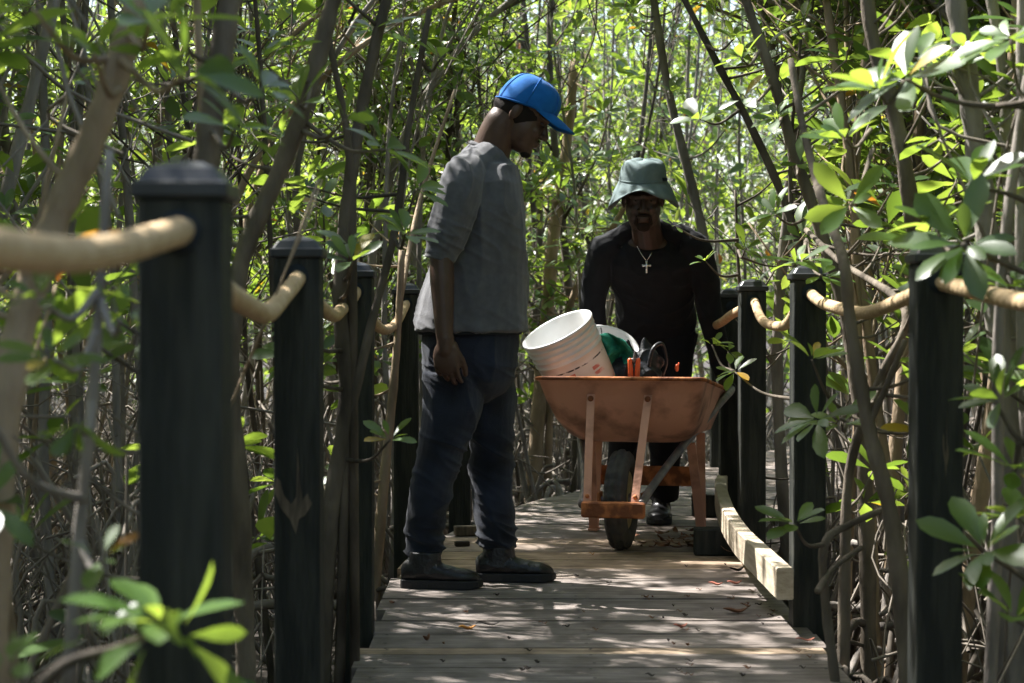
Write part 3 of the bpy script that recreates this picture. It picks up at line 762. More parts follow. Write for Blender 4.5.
# ------------------------------------------------------------------ wheelbarrow
AL = math.radians(13)
def wheelbarrow():
    T = empty("wheelbarrow", (.44, 8.02, 0), -AL, label="rusty orange wheelbarrow with its wheel towards the camera, loaded with buckets", cat="wheelbarrow")
    # wheel
    wr, tw = .198, .046
    ty = MB(); rings = []; nseg = 96
    for i in range(nseg):
        th = 2 * math.pi * i / nseg; ring = []
        for j in range(32):
            ph = 2 * math.pi * j / 32; lug = 0
            x = tw * math.cos(ph); rr = wr - tw + tw * math.sin(ph) * (1 if math.sin(ph) > 0 else .8)
            if math.sin(ph) > .25: rr += .0065 * (1 if math.sin(i * 2 * math.pi / 8 + (ph - 1.571) * 4.2) * math.sin(i * 2 * math.pi / 8 - (ph - 1.571) * 4.2) > .06 else -.5)
            ring.append(Vector((x, rr * math.cos(th), wr + .002 + rr * math.sin(th))))
        rings.append(ring)
    rings.append(rings[0]); ty.loft(rings, caps=False)
    wh = MB(); wh.tube([(-.030, 0, .2), (-.026, 0, .2), (.026, 0, .2), (.030, 0, .2)], [.112, .118, .118, .112], 40)
    wo = wh.build("wheel", M['rim'], T, smooth=False)
    ty.build("tyre", M['rubber'], wo); hu = MB(); hu.tube([(-.085, 0, .2), (.085, 0, .2)], .012, 14); hu.tube([(-.05, 0, .2), (.05, 0, .2)], .026, 18); hu.build("hub", M['steel'], wo, smooth=False)
    # tray
    tr = MB(); outer = []
    prof = [(.690, -.085, .86, .342, .05), (.683, -.085, .86, .342, .05), (.676, -.062, .84, .335, .05), (.60, -.02, .80, .318, .07), (.52, .045, .74, .292, .09), (.455, .12, .68, .262, .11), (.425, .19, .62, .225, .11), (.415, .26, .55, .17, .10)]
    def rrect(z, y0, y1, hw, r, tilt=.10):
        pts = []; cx_, cy_ = 0, (y0 + y1) / 2; hy = (y1 - y0) / 2
        for (sx, sy, a0) in ((1, -1, -90), (1, 1, 0), (-1, 1, 90), (-1, -1, 180)):
            for k in range(7):
                q = math.radians(a0 + 90 * k / 6); pts.append(Vector((sx * (hw - r) + r * math.cos(q), cy_ + sy * (hy - r) + r * math.sin(q), 0)))
        for p in pts:
            wmul = 1 - .06 * ((p.y - y0) / (y1 - y0)); p.x *= wmul
            p.z = z - (.08 * ((p.y - y0) / (y1 - y0))) * (1 if z > .5 else .2)
        # subdivide long sides happens by bevelled corners only
        return pts
    for a in prof: outer.append(rrect(*a))
    inner = [rrect(a[0] + (.004 if a[0] < .68 else 0), a[1] + .012, a[2] - .012, a[3] - .012, a[4]) for a in prof[2:]]
    tr.loft(outer[::-1] + [rrect(.694, -.075, .85, .332, .05)] + inner, caps=True)
    tro = tr.build("tray", M['tray'], T)
    m_ = tro.modifiers.new("b", 'EDGE_SPLIT'); m_.split_angle = math.radians(50)
    rm = MB(); rp = rrect(.690, -.085, .86, .342, .05); rp = rp + [rp[0], rp[1]]
    rm.tube(rp, .008, 8, caps=False); rm.build("rim_bead", M['rust'], tro)
    # rails (grey tubes) from the nose to the grips
    for sg in (-1, 1):
        r_ = MB(); pp = smooth_path([(sg * .115, -.235, .20), (sg * .14, -.05, .27), (sg * .21, .25, .40), (sg * .325, .66, .575), (sg * .325, .95, .60), (sg * .30, 1.20, .61)], 6)
        r_.tube(pp, .0165, 14); ro = r_.build("handle_rail", M['steel'], T)
        g = MB(); d = (pp[-1] - pp[-2]).normalized(); g.tube([pp[-1] - d * .13, pp[-1] - d * .02, pp[-1] + d * .012], [.0215, .0215, .017], 14); g.build("grip", M['sole'], ro)
        # axle bracket
        a_ = MB(); a_.box((sg * .088, .0, .207), (.012, .07, .05), bev=.003); a_.build("axle_bracket", M['rust'], T, smooth=False)
        # front braces: flat bars from the nose to the tray
        br = MB(); A = Vector((sg * .092 + .0, -.255, .18)); B = Vector((sg * .115, -.055, .605))
        d = (B - A).normalized(); n = Vector((0, -d.z, d.y)).normalized(); w_ = .0155
        mid = [(A, 0), (A.lerp(B, .5), .006), (B, 0), (B + d * .02, 0)]
        br.loft([[p + n * bnd + X3 * (sx * w_) + n * (sn * .004) for sx, sn in ((-1, -1), (1, -1), (1, 1), (-1, 1))] for p, bnd in mid])
        bo = br.build("front_brace", M['tray'], T, smooth=False)
        bl = MB(); bl.ell(B + n * (-.008 if n.y > 0 else .008), (.012, .008, .012)); bl.ell(A.lerp(B, .12) + n * (-.008 if n.y > 0 else .008), (.009, .007, .009)); bl.build("bolt", M['rust'], bo)
        # legs: flat strap bent down and forward
        l = MB(); 
        for (pa, pb) in (((sg * .225, .70, .43), (sg * .235, .66, .012)), ((sg * .215, .47, .40), (sg * .235, .64, .012))):
            A2, B2 = Vector(pa), Vector(pb); d2 = (B2 - A2).normalized(); n2 = d2.cross(X3).normalized()
            l.loft([[p + X3 * (sx * .019) + n2 * (sn * .0045) for sx, sn in ((-1, -1), (1, -1), (1, 1), (-1, 1))] for p in (A2, B2)])
        l.box((sg * .235, .65, .007), (.042, .07, .009))
        l.build("leg", M['tray'], T, smooth=False)
    cb = MB(); cb.box((0, .70, .24), (.44, .008, .085), bev=.002); cb.build("leg_crossbar", M['rust'], T, smooth=False)
    nb = MB(); nb.box((.012, -.26, .185), (.25, .032, .062), bev=.006); nb.build("nose_bar", M['rust'], T, smooth=False)
    return T
WB = wheelbarrow()
def bwp(x, y, z): return Vector((.44, 8.02, 0)) + Vector((x * math.cos(AL) + y * math.sin(AL), -x * math.sin(AL) + y * math.cos(AL), z))

def bucket(top, axis, r=.152, h=.355, label="", prints=True):
    ax = Vector(axis).normalized(); T = empty("bucket", tuple(top - ax * h), 0, label=label, cat="bucket", group="white plastic buckets in the wheelbarrow")
    T.rotation_mode = 'QUATERNION'; T.rotation_quaternion = ax.to_track_quat('Z', 'Y')
    def ring(rr, z, n=56): return [Vector((rr * math.cos(2 * math.pi * k / n), rr * math.sin(2 * math.pi * k / n), z)) for k in range(n)]
    rb = r * .865; rad = lambda z: rb + (r * .985 - rb) * z / h
    b = MB(); pr = [(rb - .006, 0), (rb, .004), (rad(h * .6), h * .6)]
    for k in range(4):
        z = h * (.70 + .072 * k); pr += [(rad(z) + .001, z - .006), (rad(z) + .0048, z - .004), (rad(z) + .0048, z), (rad(z) + .001, z + .002)]
    pr += [(rad(h) - .001, h - .014), (r + .004, h - .012), (r + .005, h), (r - .001, h + .002), (rad(h) - .006, h - .004), (rb - .004, .008), (.002, .007)]
    b.loft([ring(a, z) for a, z in pr], caps=True); b.build("pail", M['bucket'], T, smooth=False).data.polygons.foreach_set('use_smooth', [True] * ((len(pr) - 1) * 56 + 2))
    cam_a = math.atan2(*reversed((T.rotation_quaternion.inverted() @ Vector((0, -1, 0))).to_2d()))
    if prints:
        p = MB()
        def patch(a0, a1, z0, z1, mb, off=.0012):
            n = 12; mb.loft([[Vector(((rad(z) + off) * math.cos(a), (rad(z) + off) * math.sin(a), z)) for a in np.linspace(a0, a1, n)] for z in (z0, z1)], caps=False, closed=False)
        for k in range(3): patch(cam_a - .62 + .05 * k, cam_a - .18 + .03 * k, h * (.40 + .055 * k), h * (.437 + .055 * k), p)
        for k in range(2): patch(cam_a + .42, cam_a + .80 - .1 * k, h * (.40 + .07 * k), h * (.445 + .07 * k), p)
        p.build("red_print", M['print_red'], T)
        q = MB(); patch(cam_a - 1.3, cam_a + 1.25, h * .585, h * .603, q); q.build("dark_line", M['print_dark'], T)
    hd = MB(); pts = []
    for k in range(25):
        a = math.pi * k / 24; pts.append(Vector(((r + .012) * math.cos(a), -(r + .012) * math.sin(a) * .93, h * .78 - (r) * math.sin(a) * .95 * 1.0)))
    q0 = Matrix.Rotation(cam_a + math.radians(270), 3, 'Z')
    hd.tube([q0 @ p_ for p_ in pts], .002, 6); hd.build("wire_handle", M['hatband'], T)
    return T
bucket(P(557, 329, 8.20), (-.43, -.27, .86), label="white plastic bucket with faded red print leaning at the left front of the wheelbarrow")
bucket(P(604, 349, 8.60), (.10, -.62, .72), h=.33, label="white bucket mostly hidden behind the black bag, its open mouth towards the camera", prints=False)

def loads():
    # green cloth: a crumpled sheet between the buckets
    g = MB(); n = 22; c0 = P(613, 356, 8.27); vs = []
    for i in range(n):
        for j in range(n):
            u, v = i / (n - 1) - .5, j / (n - 1) - .5
            x = u * .13; z = v * .19 + .02 * u; y = .035 * math.sin(u * 9 + v * 4) + .03 * noise.noise(Vector((u * 6, v * 6, 2))) + .05 * abs(u)
            vs.append(c0 + Vector((x + .02 * math.sin(v * 8), y, z - .35 * max(0, u) * .25)))
    fs = [(i * n + j, i * n + j + 1, (i + 1) * n + j + 1, (i + 1) * n + j) for i in range(n - 1) for j in range(n - 1)]
    g.add(vs, fs); o = g.build("green_cloth", M['green']); o.modifiers.new("t", 'SOLIDIFY').thickness = .003
    tag(o, "crumpled green mesh cloth stuffed between the two white buckets", "cloth")
    # black bag
    b = MB(); c = P(634, 368, 8.33)
    b.ell(c + Vector((-.02, 0, -.03)), (.135, .10, .075)); b.ell(c + Vector((.06, .02, .02)), (.06, .06, .06)); b.ell(c + Vector((-.06, .02, .0)), (.07, .06, .05))
    b.caps(c + Vector((.005, 0, .03)), c + Vector((-.025, .01, .105)), .024, .012); b.caps(c + Vector((.03, 0, .03)), c + Vector((.045, .02, .115)), .028, .016); b.caps(c + Vector((.045, .02, .11)), c + Vector((.095, .02, .02)), .018, .03)
    T = empty("tool_bag", tuple(c), label="slumped black nylon bag with upright handles in the middle of the wheelbarrow", cat="bag")
    bo = remesh(b, "bag_body", M['bag'], None, .005, 3, wrinkle(.012, 13)); bo.parent = T; bo.matrix_parent_inverse = Matrix.Translation(-c)
    hd = MB(); hd.tube(smooth_path([c + Vector((.055, -.055, .0)), c + Vector((.075, -.06, .08)), c + Vector((.115, -.03, .10)), c + Vector((.135, .0, .03)), c + Vector((.12, .02, -.03))], 6), .008, 8); ho = hd.build("bag_handle", M['bag'], T); ho.matrix_parent_inverse = Matrix.Translation(-c)
    # shears with orange grips
    s = empty("pruning_shears", tuple(P(634, 372, 8.20)), label="pruning shears with short orange grips standing in front of the black bag", cat="shears"); c2 = s.location.copy()
    for sg in (-1, 1):
        q = MB(); q.caps((sg * .012, 0, -.03), (sg * .017, -.004, .048), .0115, .0095); q.build("grip", M['orange'], s)
    q = MB(); q.caps((0, 0, .045), (.004, 0, .085), .007, .003); q.box((0, 0, .05), (.03, .01, .012)); q.build("blade", M['steel'], s)
    cl = MB(); cl.ell((0, 0, 0), (.008, .006, .016)); cl.caps((0, 0, .0), (.008, 0, .02), .004, .003)
    o = cl.build("plastic_clip", M['orange']); o.location = P(677, 368, 8.25); tag(o, "tiny orange plastic clip on the rim of the wheelbarrow right of the bag", "clip")
    bd = MB(); bd.box((0, 0, 0), (.23, .30, .018), bev=.004)
    o = bd.build("dark_board", M['post'], smooth=False); o.location = bwp(.14, .18, .668); o.rotation_euler = (math.radians(-6), math.radians(0), -AL); tag(o, "flat dark board lying across the right side of the wheelbarrow tray", "board")
loads()

# ------------------------------------------------------------------ leaves
# leaf template: obovate blade folded along the midrib
ST = [(0.0, 0.05), (.16, .28), (.40, .78), (.66, 1.0), (.86, .74), (1.0, 0.0)]
def leaf_template():
    v = [(0, 0, 0)]
    for t, w_ in ST[1:-1]:
        v += [(t, -w_, .16 * w_), (t, 0, 0), (t, w_, .16 * w_)]
    v.append((1, 0, 0)); f = [(0, 2, 1), (0, 3, 2)]
    k = len(ST) - 2
    for i in range(k - 1):
        a = 1 + 3 * i; f += [(a, a + 1, a + 4, a + 3), (a + 1, a + 2, a + 5, a + 4)]
    a = 1 + 3 * (k - 1); tip = len(v) - 1
    f += [(a, a + 1, tip), (a + 1, a + 2, tip)]
    return np.array(v, float), f
LV, LF = leaf_template()
LFl = np.array([i for f in LF for i in f]); LFs = np.array([len(f) for f in LF])
class Leaves:
    def __init__(s): s.p = []; s.d = []; s.n = []; s.L = []; s.W = []; s.v = []; s.b = []
    def add(s, p, d, n, L, W, v, b=.15): s.p.append(tuple(p)); s.d.append(tuple(d)); s.n.append(tuple(n)); s.L.append(L); s.W.append(W); s.v.append(v); s.b.append(b)
    def rosette(s, p, d, n, L, rg, vmin=0, vmax=.85, yellow=.015, flat=.8):
        d = Vector(d).normalized(); u = d.cross(Vector((.2, .1, 1)))
        if u.length < .1: u = d.cross(Vector((1, 0, 0)))
        u.normalize(); v = d.cross(u); ph = rg.random() * 6.28
        for k in range(n):
            a = ph + k * 2.4 + rg.uniform(-.3, .3); f = k / max(1, n - 1)
            op = flat + .55 * (1 - f) * rg.uniform(.6, 1.3)          # outer leaves open wide, inner ones stand up
            op = min(op, 1.9)
            dd = (d * math.cos(op) + (u * math.cos(a) + v * math.sin(a)) * math.sin(op))
            dd.z -= .12; dd.normalize()
            nn = d - dd * d.dot(dd); nn = nn + Vector((rg.uniform(-.3, .3), rg.uniform(-.3, .3), rg.uniform(-.3, .3))); nn = (nn - dd * nn.dot(dd)).normalized()
            ll = L * rg.uniform(.6, 1.15) * (1 - .35 * f * f)
            va = vmin + (vmax - vmin) * (rg.random() ** 1.2) * (.75 + .25 * f)
            if rg.random() < .12: continue
            if rg.random() < yellow: va = rg.uniform(.96, 1)
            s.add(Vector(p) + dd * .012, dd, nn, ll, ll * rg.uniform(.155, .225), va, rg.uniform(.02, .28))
    def arr(s): return [np.array(x) for x in (s.p, s.d, s.n, s.L, s.W, s.v, s.b)]
def leaf_mesh(name, A):
    p, d, n, L, W, v, b = A; m = len(L); sd = np.cross(n, d)
    t = LV[None, :, 0:1]; wv = LV[None, :, 1:2]; fo = LV[None, :, 2:3]
    co = p[:, None] + d[:, None] * t * L[:, None, None] + sd[:, None] * wv * W[:, None, None] + n[:, None] * (fo * W[:, None, None] * 1.3 - t * t * (b * L)[:, None, None])
    me = bpy.data.meshes.new(name); nv = len(LV); me.vertices.add(m * nv); me.vertices.foreach_set('co', co.ravel())
    nl = len(LFl); me.loops.add(m * nl); me.loops.foreach_set('vertex_index', (LFl[None] + (np.arange(m) * nv)[:, None]).ravel().astype(np.int32))
    me.polygons.add(m * len(LFs)); sizes = np.tile(LFs, m); st = np.concatenate([[0], np.cumsum(sizes)[:-1]])
    me.polygons.foreach_set('loop_start', st.astype(np.int32)); me.polygons.foreach_set('use_smooth', np.ones(m * len(LFs), bool))
    me.update(calc_edges=True)
    at = me.attributes.new('var', 'FLOAT', 'POINT'); at.data.foreach_set('value', np.repeat(v, nv).astype(np.float32))
    me.materials.append(M['leaf']); return me

# ------------------------------------------------------------------ sun gaps in the canopy: rays from lit spots towards the sun
LIT = []
def lit(px, py, Y, r): LIT.append((P(px, py, Y), r))
for a in ((502, 90, 6.96, .05), (538, 84, 7.0, .03), (474, 146, 7.02, .07), (460, 156, 6.95, .06), (418, 305, 6.98, .08), (420, 352, 7.0, .07),
          (601, 229, 8.8, .06), (555, 330, 8.15, .13), (570, 350, 8.05, .12), (590, 358, 8.1, .10), (575, 335, 8.2, .12),
          (545, 560, 7.4, .06), (413, 470, 7.0, .03), (467, 500, 7.15, .04), (880, 72, 4.0, .05), (872, 300, 4.6, .05), (820, 310, 5.6, .04), (784, 300, 6.0, .04), (770, 318, 6.9, .03),
          (120, 232, 1.9, .03), (640, 398, 8.0, .05), (700, 390, 8.0, .05), (610, 325, 8.6, .07), (165, 615, 2.15, .10), (120, 640, 2.15, .06), (960, 190, 4.0, .08), (945, 240, 3.85, .05), (690, 400, 8.1, .08), (600, 420, 7.95, .06), (450, 230, 6.85, .04), (640, 165, 8.6, .04)): lit(*a)
def dl(px, py, r): LIT.append((P(px, py, CH * F / (py - HY)), r))
rd = random.Random(3)
for k in range(9): dl(560 + k * 22, rd.uniform(580, 592), rd.uniform(.03, .06))     # the long bright strip in front of the feet
for k in range(4): dl(rd.uniform(560, 720), rd.uniform(570, 580), rd.uniform(.03, .05))
for k in range(55): dl(rd.uniform(350, 850), rd.uniform(596, 700), rd.uniform(.004, .03))
for k in range(14): dl(rd.uniform(640, 780), rd.uniform(600, 680), rd.uniform(.015, .045))
for k in range(10): dl(rd.uniform(450, 735), rd.uniform(480, 566), rd.uniform(.02, .05))
for k in range(9): LIT.append((Vector((.79, 6.1 + k * .17, .16)), rd.uniform(.018, .04)))
for k in range(26): dl(rd.uniform(380, 560), rd.uniform(585, 640), rd.uniform(.0, .02))
for k in range(150):
    y_ = rd.uniform(2.8, 11); LIT.append((Vector((XL(y_) - rd.uniform(.15, .25 * y_), y_, rd.uniform(-.3, 2.2)) if k % 3 else (XR(y_) + rd.uniform(.15, .2 * y_), y_, rd.uniform(-.3, 2.2))), rd.uniform(.02, .09)))
KEY = np.array([tuple(a) for a, r in LIT[:33]])
LP_ = np.array([tuple(a) for a, r in LIT]); LR_ = np.array([r for a, r in LIT]); SD = np.array(tuple(SUN))
def keep_mask(P3, pad=.032, gaps=True):
    """False for leaves in the walkway's clear passage or in a sun gap"""
    x, y, z = P3[:, 0], P3[:, 1], P3[:, 2]
    xl = np.interp(y, [0, 7.6, 8.7, 9.95, 10.7, 12.2], [-.42, -.42, -.24, .06, .40, 1.08]); xr = np.interp(y, [0, 7.5, 9, 10.1, 11.2, 12.5], [.90, .90, .99, 1.15, 1.62, 2.25])
    k = ~((x > xl - .10) & (x < xr + .02) & (z < 2.25) & (y < 10.5) & (z > -.2))
    k &= ~((y < 2.4) & (y > -.3) & (np.abs(x) < .35 * y + .3) & (z < 2.0))
    if gaps:
        for q, r in zip(LP_, LR_):
            v = P3 - q; t = v @ SD; d2 = (v * v).sum(1) - t * t
            k &= ~((t > .12) & (d2 < (r + pad) ** 2))
    return k

# ------------------------------------------------------------------ trees
def grow(rg, base, height, lean, r0, nb, tree, leaves, zmin=1.0, leafL=.105, wig=.10, bark_seg=7, roots=None, dens=1.0, bend=0):
    """one slender stem with side branches; returns its polyline"""
    n = 9; pts = [Vector(base)]; d = Vector((lean[0], lean[1], 1)).normalized(); p = Vector(base)
    step = height / n
    for i in range(n):
        d = (d + Vector((rg.uniform(-wig, wig) + bend * max(0, i - 2), rg.uniform(-wig, wig), .05))).normalized(); p = p + d * step; pts.append(p.copy())
    pp = smooth_path(pts, 3); m = len(pp)
    rad = [r0 * (1 - .72 * (i / (m - 1)) ** 1.1) * (1 + .10 * math.sin(i * 2.3 + r0 * 900)) for i in range(m)]
    tree.tube(pp, rad, bark_seg); tips = []
    for b in range(nb):
        h = rg.uniform(zmin / height, 1) if b else 1.0
        h = min(.98, max(.12, h)); i = int(h * (m - 1)); s = pp[i]; a = rg.random() * 6.28
        bd = Vector((math.cos(a), math.sin(a), rg.uniform(.5, 1.5))).normalized(); L = rg.uniform(.35, .95) * (1.15 - .4 * h)
        q = [s.copy()]; c = s.copy()
        for k in range(4):
            bd = (bd + Vector((rg.uniform(-.3, .3), rg.uniform(-.3, .3), rg.uniform(-.05, .3)))).normalized(); c = c + bd * L / 4; q.append(c.copy())
        rb = max(.0035, rad[i] * .42); tree.tube(q, [rb, rb * .85, rb * .7, rb * .55, .003], 5); tips.append((q[-1], bd))
        for k in range(rg.choice((1, 2, 2, 3))):
            j = rg.choice((1, 2, 3)); a2 = rg.random() * 6.28; sd_ = Vector((math.cos(a2), math.sin(a2), rg.uniform(.2, 1.2))).normalized(); e = q[j] + sd_ * rg.uniform(.12, .32)
            tree.tube([q[j], q[j].lerp(e, .5) + Vector((0, 0, -.01)), e], [rb * .5, .003, .0022], 4); tips.append((e, sd_))
    for (tp, dd) in tips:
        if rg.random() < dens: leaves.rosette(tp, dd + Vector((0, 0, .5)), rg.choice((5, 6, 7, 8)), leafL * rg.uniform(.8, 1.15), rg)
    return pp

def prop_roots(rg, base, mb, n=7, h0=.75):
    for k in range(n):
        a = rg.random() * 6.28; h = rg.uniform(.15, h0); R_ = rg.uniform(.15, .6); s = Vector(base) + Vector((0, 0, h)); e = Vector((base[0] + R_ * math.cos(a), base[1] + R_ * math.sin(a), GZ - .03 - 0))
        e.z = base[2] - .04
        m1 = s.lerp(e, .35) + Vector((0, 0, .10 + h * .15)); m2 = s.lerp(e, .75) + Vector((math.cos(a) * .05, math.sin(a) * .05, .08))
        pp = smooth_path([s, m1, m2, e], 4); r_ = rg.uniform(.006, .016); mb.tube(pp, [r_] * len(pp), 5)

PROTO = []
def make_proto(i):
    rg = random.Random(100 + i); tr = MB(); lv = Leaves(); ro = MB(); poly = []
    ns = rg.choice((3, 4, 5)); H = rg.uniform(3.9, 5.6); tall = i >= 12
    if tall: ns = 2; H = 5.8
    thin = i >= 15
    arch = i >= 23
    if thin: ns = rg.choice((3, 4)); tall = False
    if arch: ns = 5; H = 5.6; thin = False
    for k in range(ns):
        a = rg.random() * 6.28; off = .0 if k == 0 else rg.uniform(.08, .32)
        base = Vector((off * math.cos(a), off * math.sin(a), -.05)); ln = rg.uniform(.02, .30)
        poly += grow(rg, base, H * (rg.uniform(.8, 1) if arch else rg.uniform(.65, 1)), (rg.uniform(-.22, .0), rg.uniform(-.15, .15)) if arch else (ln * math.cos(a), ln * math.sin(a)), rg.choice((.010, .013, .017, .022, .030)), 48 if tall else rg.choice((11, 14)) if thin else rg.choice((12, 14, 17)), tr, lv, bend=rg.uniform(.10, .17) if arch else 0, zmin=3.0 if tall else 2.6 if arch else .9 if thin else 1.2, dens=.8 if thin else .97, leafL=.125 if tall else .115)
        prop_roots(rg, base, ro, rg.choice((3, 5)))
    PROTO.append((tr.mesh("trunk"), leaf_mesh("crown", lv.arr()), ro.mesh("prop_roots"), lv.arr(), np.array([tuple(q) for q in poly])))
for i in range(23): make_proto(i)
for i in range(23, 27): make_proto(i)
BK = ['bark', 'bark', 'bark_tan', 'bark_dark']
for i, p in enumerate(PROTO):
    p[0].materials.append(M[BK[i % 4]]); p[2].materials.append(M['twig' if i % 3 else 'bark'])

def place_tree(x, y, rz, sc, pi, label, group):
    tm, cm, rm, A, poly = PROTO[pi]
    c, s = math.cos(rz), math.sin(rz); Rz = np.array(((c, -s, 0), (s, c, 0), (0, 0, 1))); off = np.array((x, y, GZ))
    W = (poly * sc) @ Rz.T + off
    xl = np.interp(W[:, 1], [0, 7.6, 8.7, 9.95, 10.7, 12.2], [-.42, -.42, -.24, .06, .40, 1.08]); xr = np.interp(W[:, 1], [0, 7.5, 9, 10.1, 11.2, 12.5], [.90, .90, .99, 1.15, 1.62, 2.25])
    if ((W[:, 0] > xl - .14) & (W[:, 0] < xr + .12) & (W[:, 2] < 2.4) & (W[:, 1] < 12.2)).any(): return False
    for q in KEY:
        v = W - q; t_ = v @ SD
        if ((t_ > 0) & ((v * v).sum(1) - t_ * t_ < .10 ** 2)).any(): return False
    if ((W[:, 1] < 2.6) & (W[:, 1] > 0) & (np.abs(W[:, 0]) < W[:, 1] * .3 + .05) & (W[:, 2] < 2)).any(): return False
    t = empty("mangrove_tree", (x, y, GZ), rz, label=label, cat="tree", group=group); t.scale = (sc,) * 3
    for nm, me in (("trunk", tm), ("prop_roots", rm)):
        o = bpy.data.objects.new(nm, me); COL.objects.link(o); o.parent = t
    WL = ((A[0] + A[1] * A[3][:, None] * .5) * sc) @ Rz.T + off; k = keep_mask(WL)
    if not k.all(): cm = leaf_mesh("crown", [q[k] for q in A])
    if k.any():
        o = bpy.data.objects.new("crown", cm); COL.objects.link(o); o.parent = t
    return True

def forest():
    rg = random.Random(21); pts = []; tall = []; n = 0; tries = 0
    while n < 205 and tries < 9000:
        tries += 1
        y = 2.2 + 24 * rg.random() ** .9; hwid = .29 * y + 1.7; x = rg.uniform(-hwid, hwid)
        if in_path(x, y, .32) and y < 16: continue
        if abs(x) < .28 and y < 3: continue
        if y < 3.4 and abs(x) < y * .27: continue
        dmin = .38 + .012 * y
        if any((x - a) ** 2 + (y - b) ** 2 < dmin * dmin for a, b in pts): continue
        side = "left of the boardwalk" if x < XL(y) else "right of the boardwalk"
        if y > 12: lb, g = "slender mangrove tree in the sunlit thicket beyond the bend of the boardwalk", "mangrove trees beyond the bend"
        elif x < XL(y): lb, g = "slender mangrove tree in the dense thicket left of the boardwalk", "mangrove trees left of the boardwalk"
        else: lb, g = "slender mangrove tree in the dense thicket right of the boardwalk", "mangrove trees right of the boardwalk"
        ok = False
        for q in range(6):
            if place_tree(x, y, rg.random() * 6.28, rg.uniform(.85, 1.15), rg.randrange(12) if y < 11.5 else rg.randrange(15, 23), lb, g): ok = True; break
        if ok: pts.append((x, y)); n += 1
    print("trees", n, "tries", tries)
    m = 0; tries = 0
    while m < 36 and tries < 4000:                   # taller trees whose crowns close over the walkway
        tries += 1; y = rg.uniform(2.5, 10.0); x = XL(y) - rg.uniform(.35, 3.9) if rg.random() < .72 else XR(y) + rg.uniform(.35, 1.8)
        if y < 4.0 and abs(x) < y * .27 + .1: continue
        if any((x - a) ** 2 + (y - b) ** 2 < .05 for a, b in pts) or any((x - a) ** 2 + (y - b) ** 2 < .40 for a, b in tall): continue
        sd_ = "left" if x < XL(y) else "right"
        if place_tree(x, y, rg.random() * 6.28, rg.uniform(.9, 1.1), rg.randrange(12, 15), "taller mangrove tree on the %s whose crown closes over the boardwalk" % sd_, "tall mangrove trees arching over the boardwalk on the " + sd_): pts.append((x, y)); tall.append((x, y)); m += 1
    m = 0; tries = 0
    while m < 22 and tries < 6000:                   # slender trees bending over the walkway
        tries += 1; y = rg.uniform(6.5, 11.0); lf = rg.random() < .5; x = XL(y) - rg.uniform(.35, 1.6) if lf else XR(y) + rg.uniform(.35, 1.5)
        if any((x - a) ** 2 + (y - b) ** 2 < .04 for a, b in pts): continue
        if place_tree(x, y, (0 if lf else math.pi) + rg.uniform(-.6, .6), rg.uniform(.85, 1.05), rg.randrange(23, 27), "slender mangrove tree bending from the %s over the boardwalk like a tunnel" % ("left" if lf else "right"), "mangroves bending over the walk from the " + ("left" if lf else "right")): pts.append((x, y)); m += 1
    print("arch", m)
    m = 0; tries = 0
    while m < 100 and tries < 5000:                  # the thicket goes on beside and behind the camera
        tries += 1; x = rg.uniform(-7.5, 5.5); y = rg.uniform(-4.5, 10)
        if y > 0 and abs(x) < .29 * y + 1.6: continue
        if in_path(x, max(y, 0), .45): continue
        if any((x - a) ** 2 + (y - b) ** 2 < .3 for a, b in pts): continue
        side = "left" if x < 0 else "right"
        if place_tree(x, y, rg.random() * 6.28, rg.uniform(.95, 1.2), rg.randrange(12), "mangrove tree outside the picture on the %s side of the boardwalk" % side, "mangrove trees beside the camera"): pts.append((x, y)); m += 1

forest()

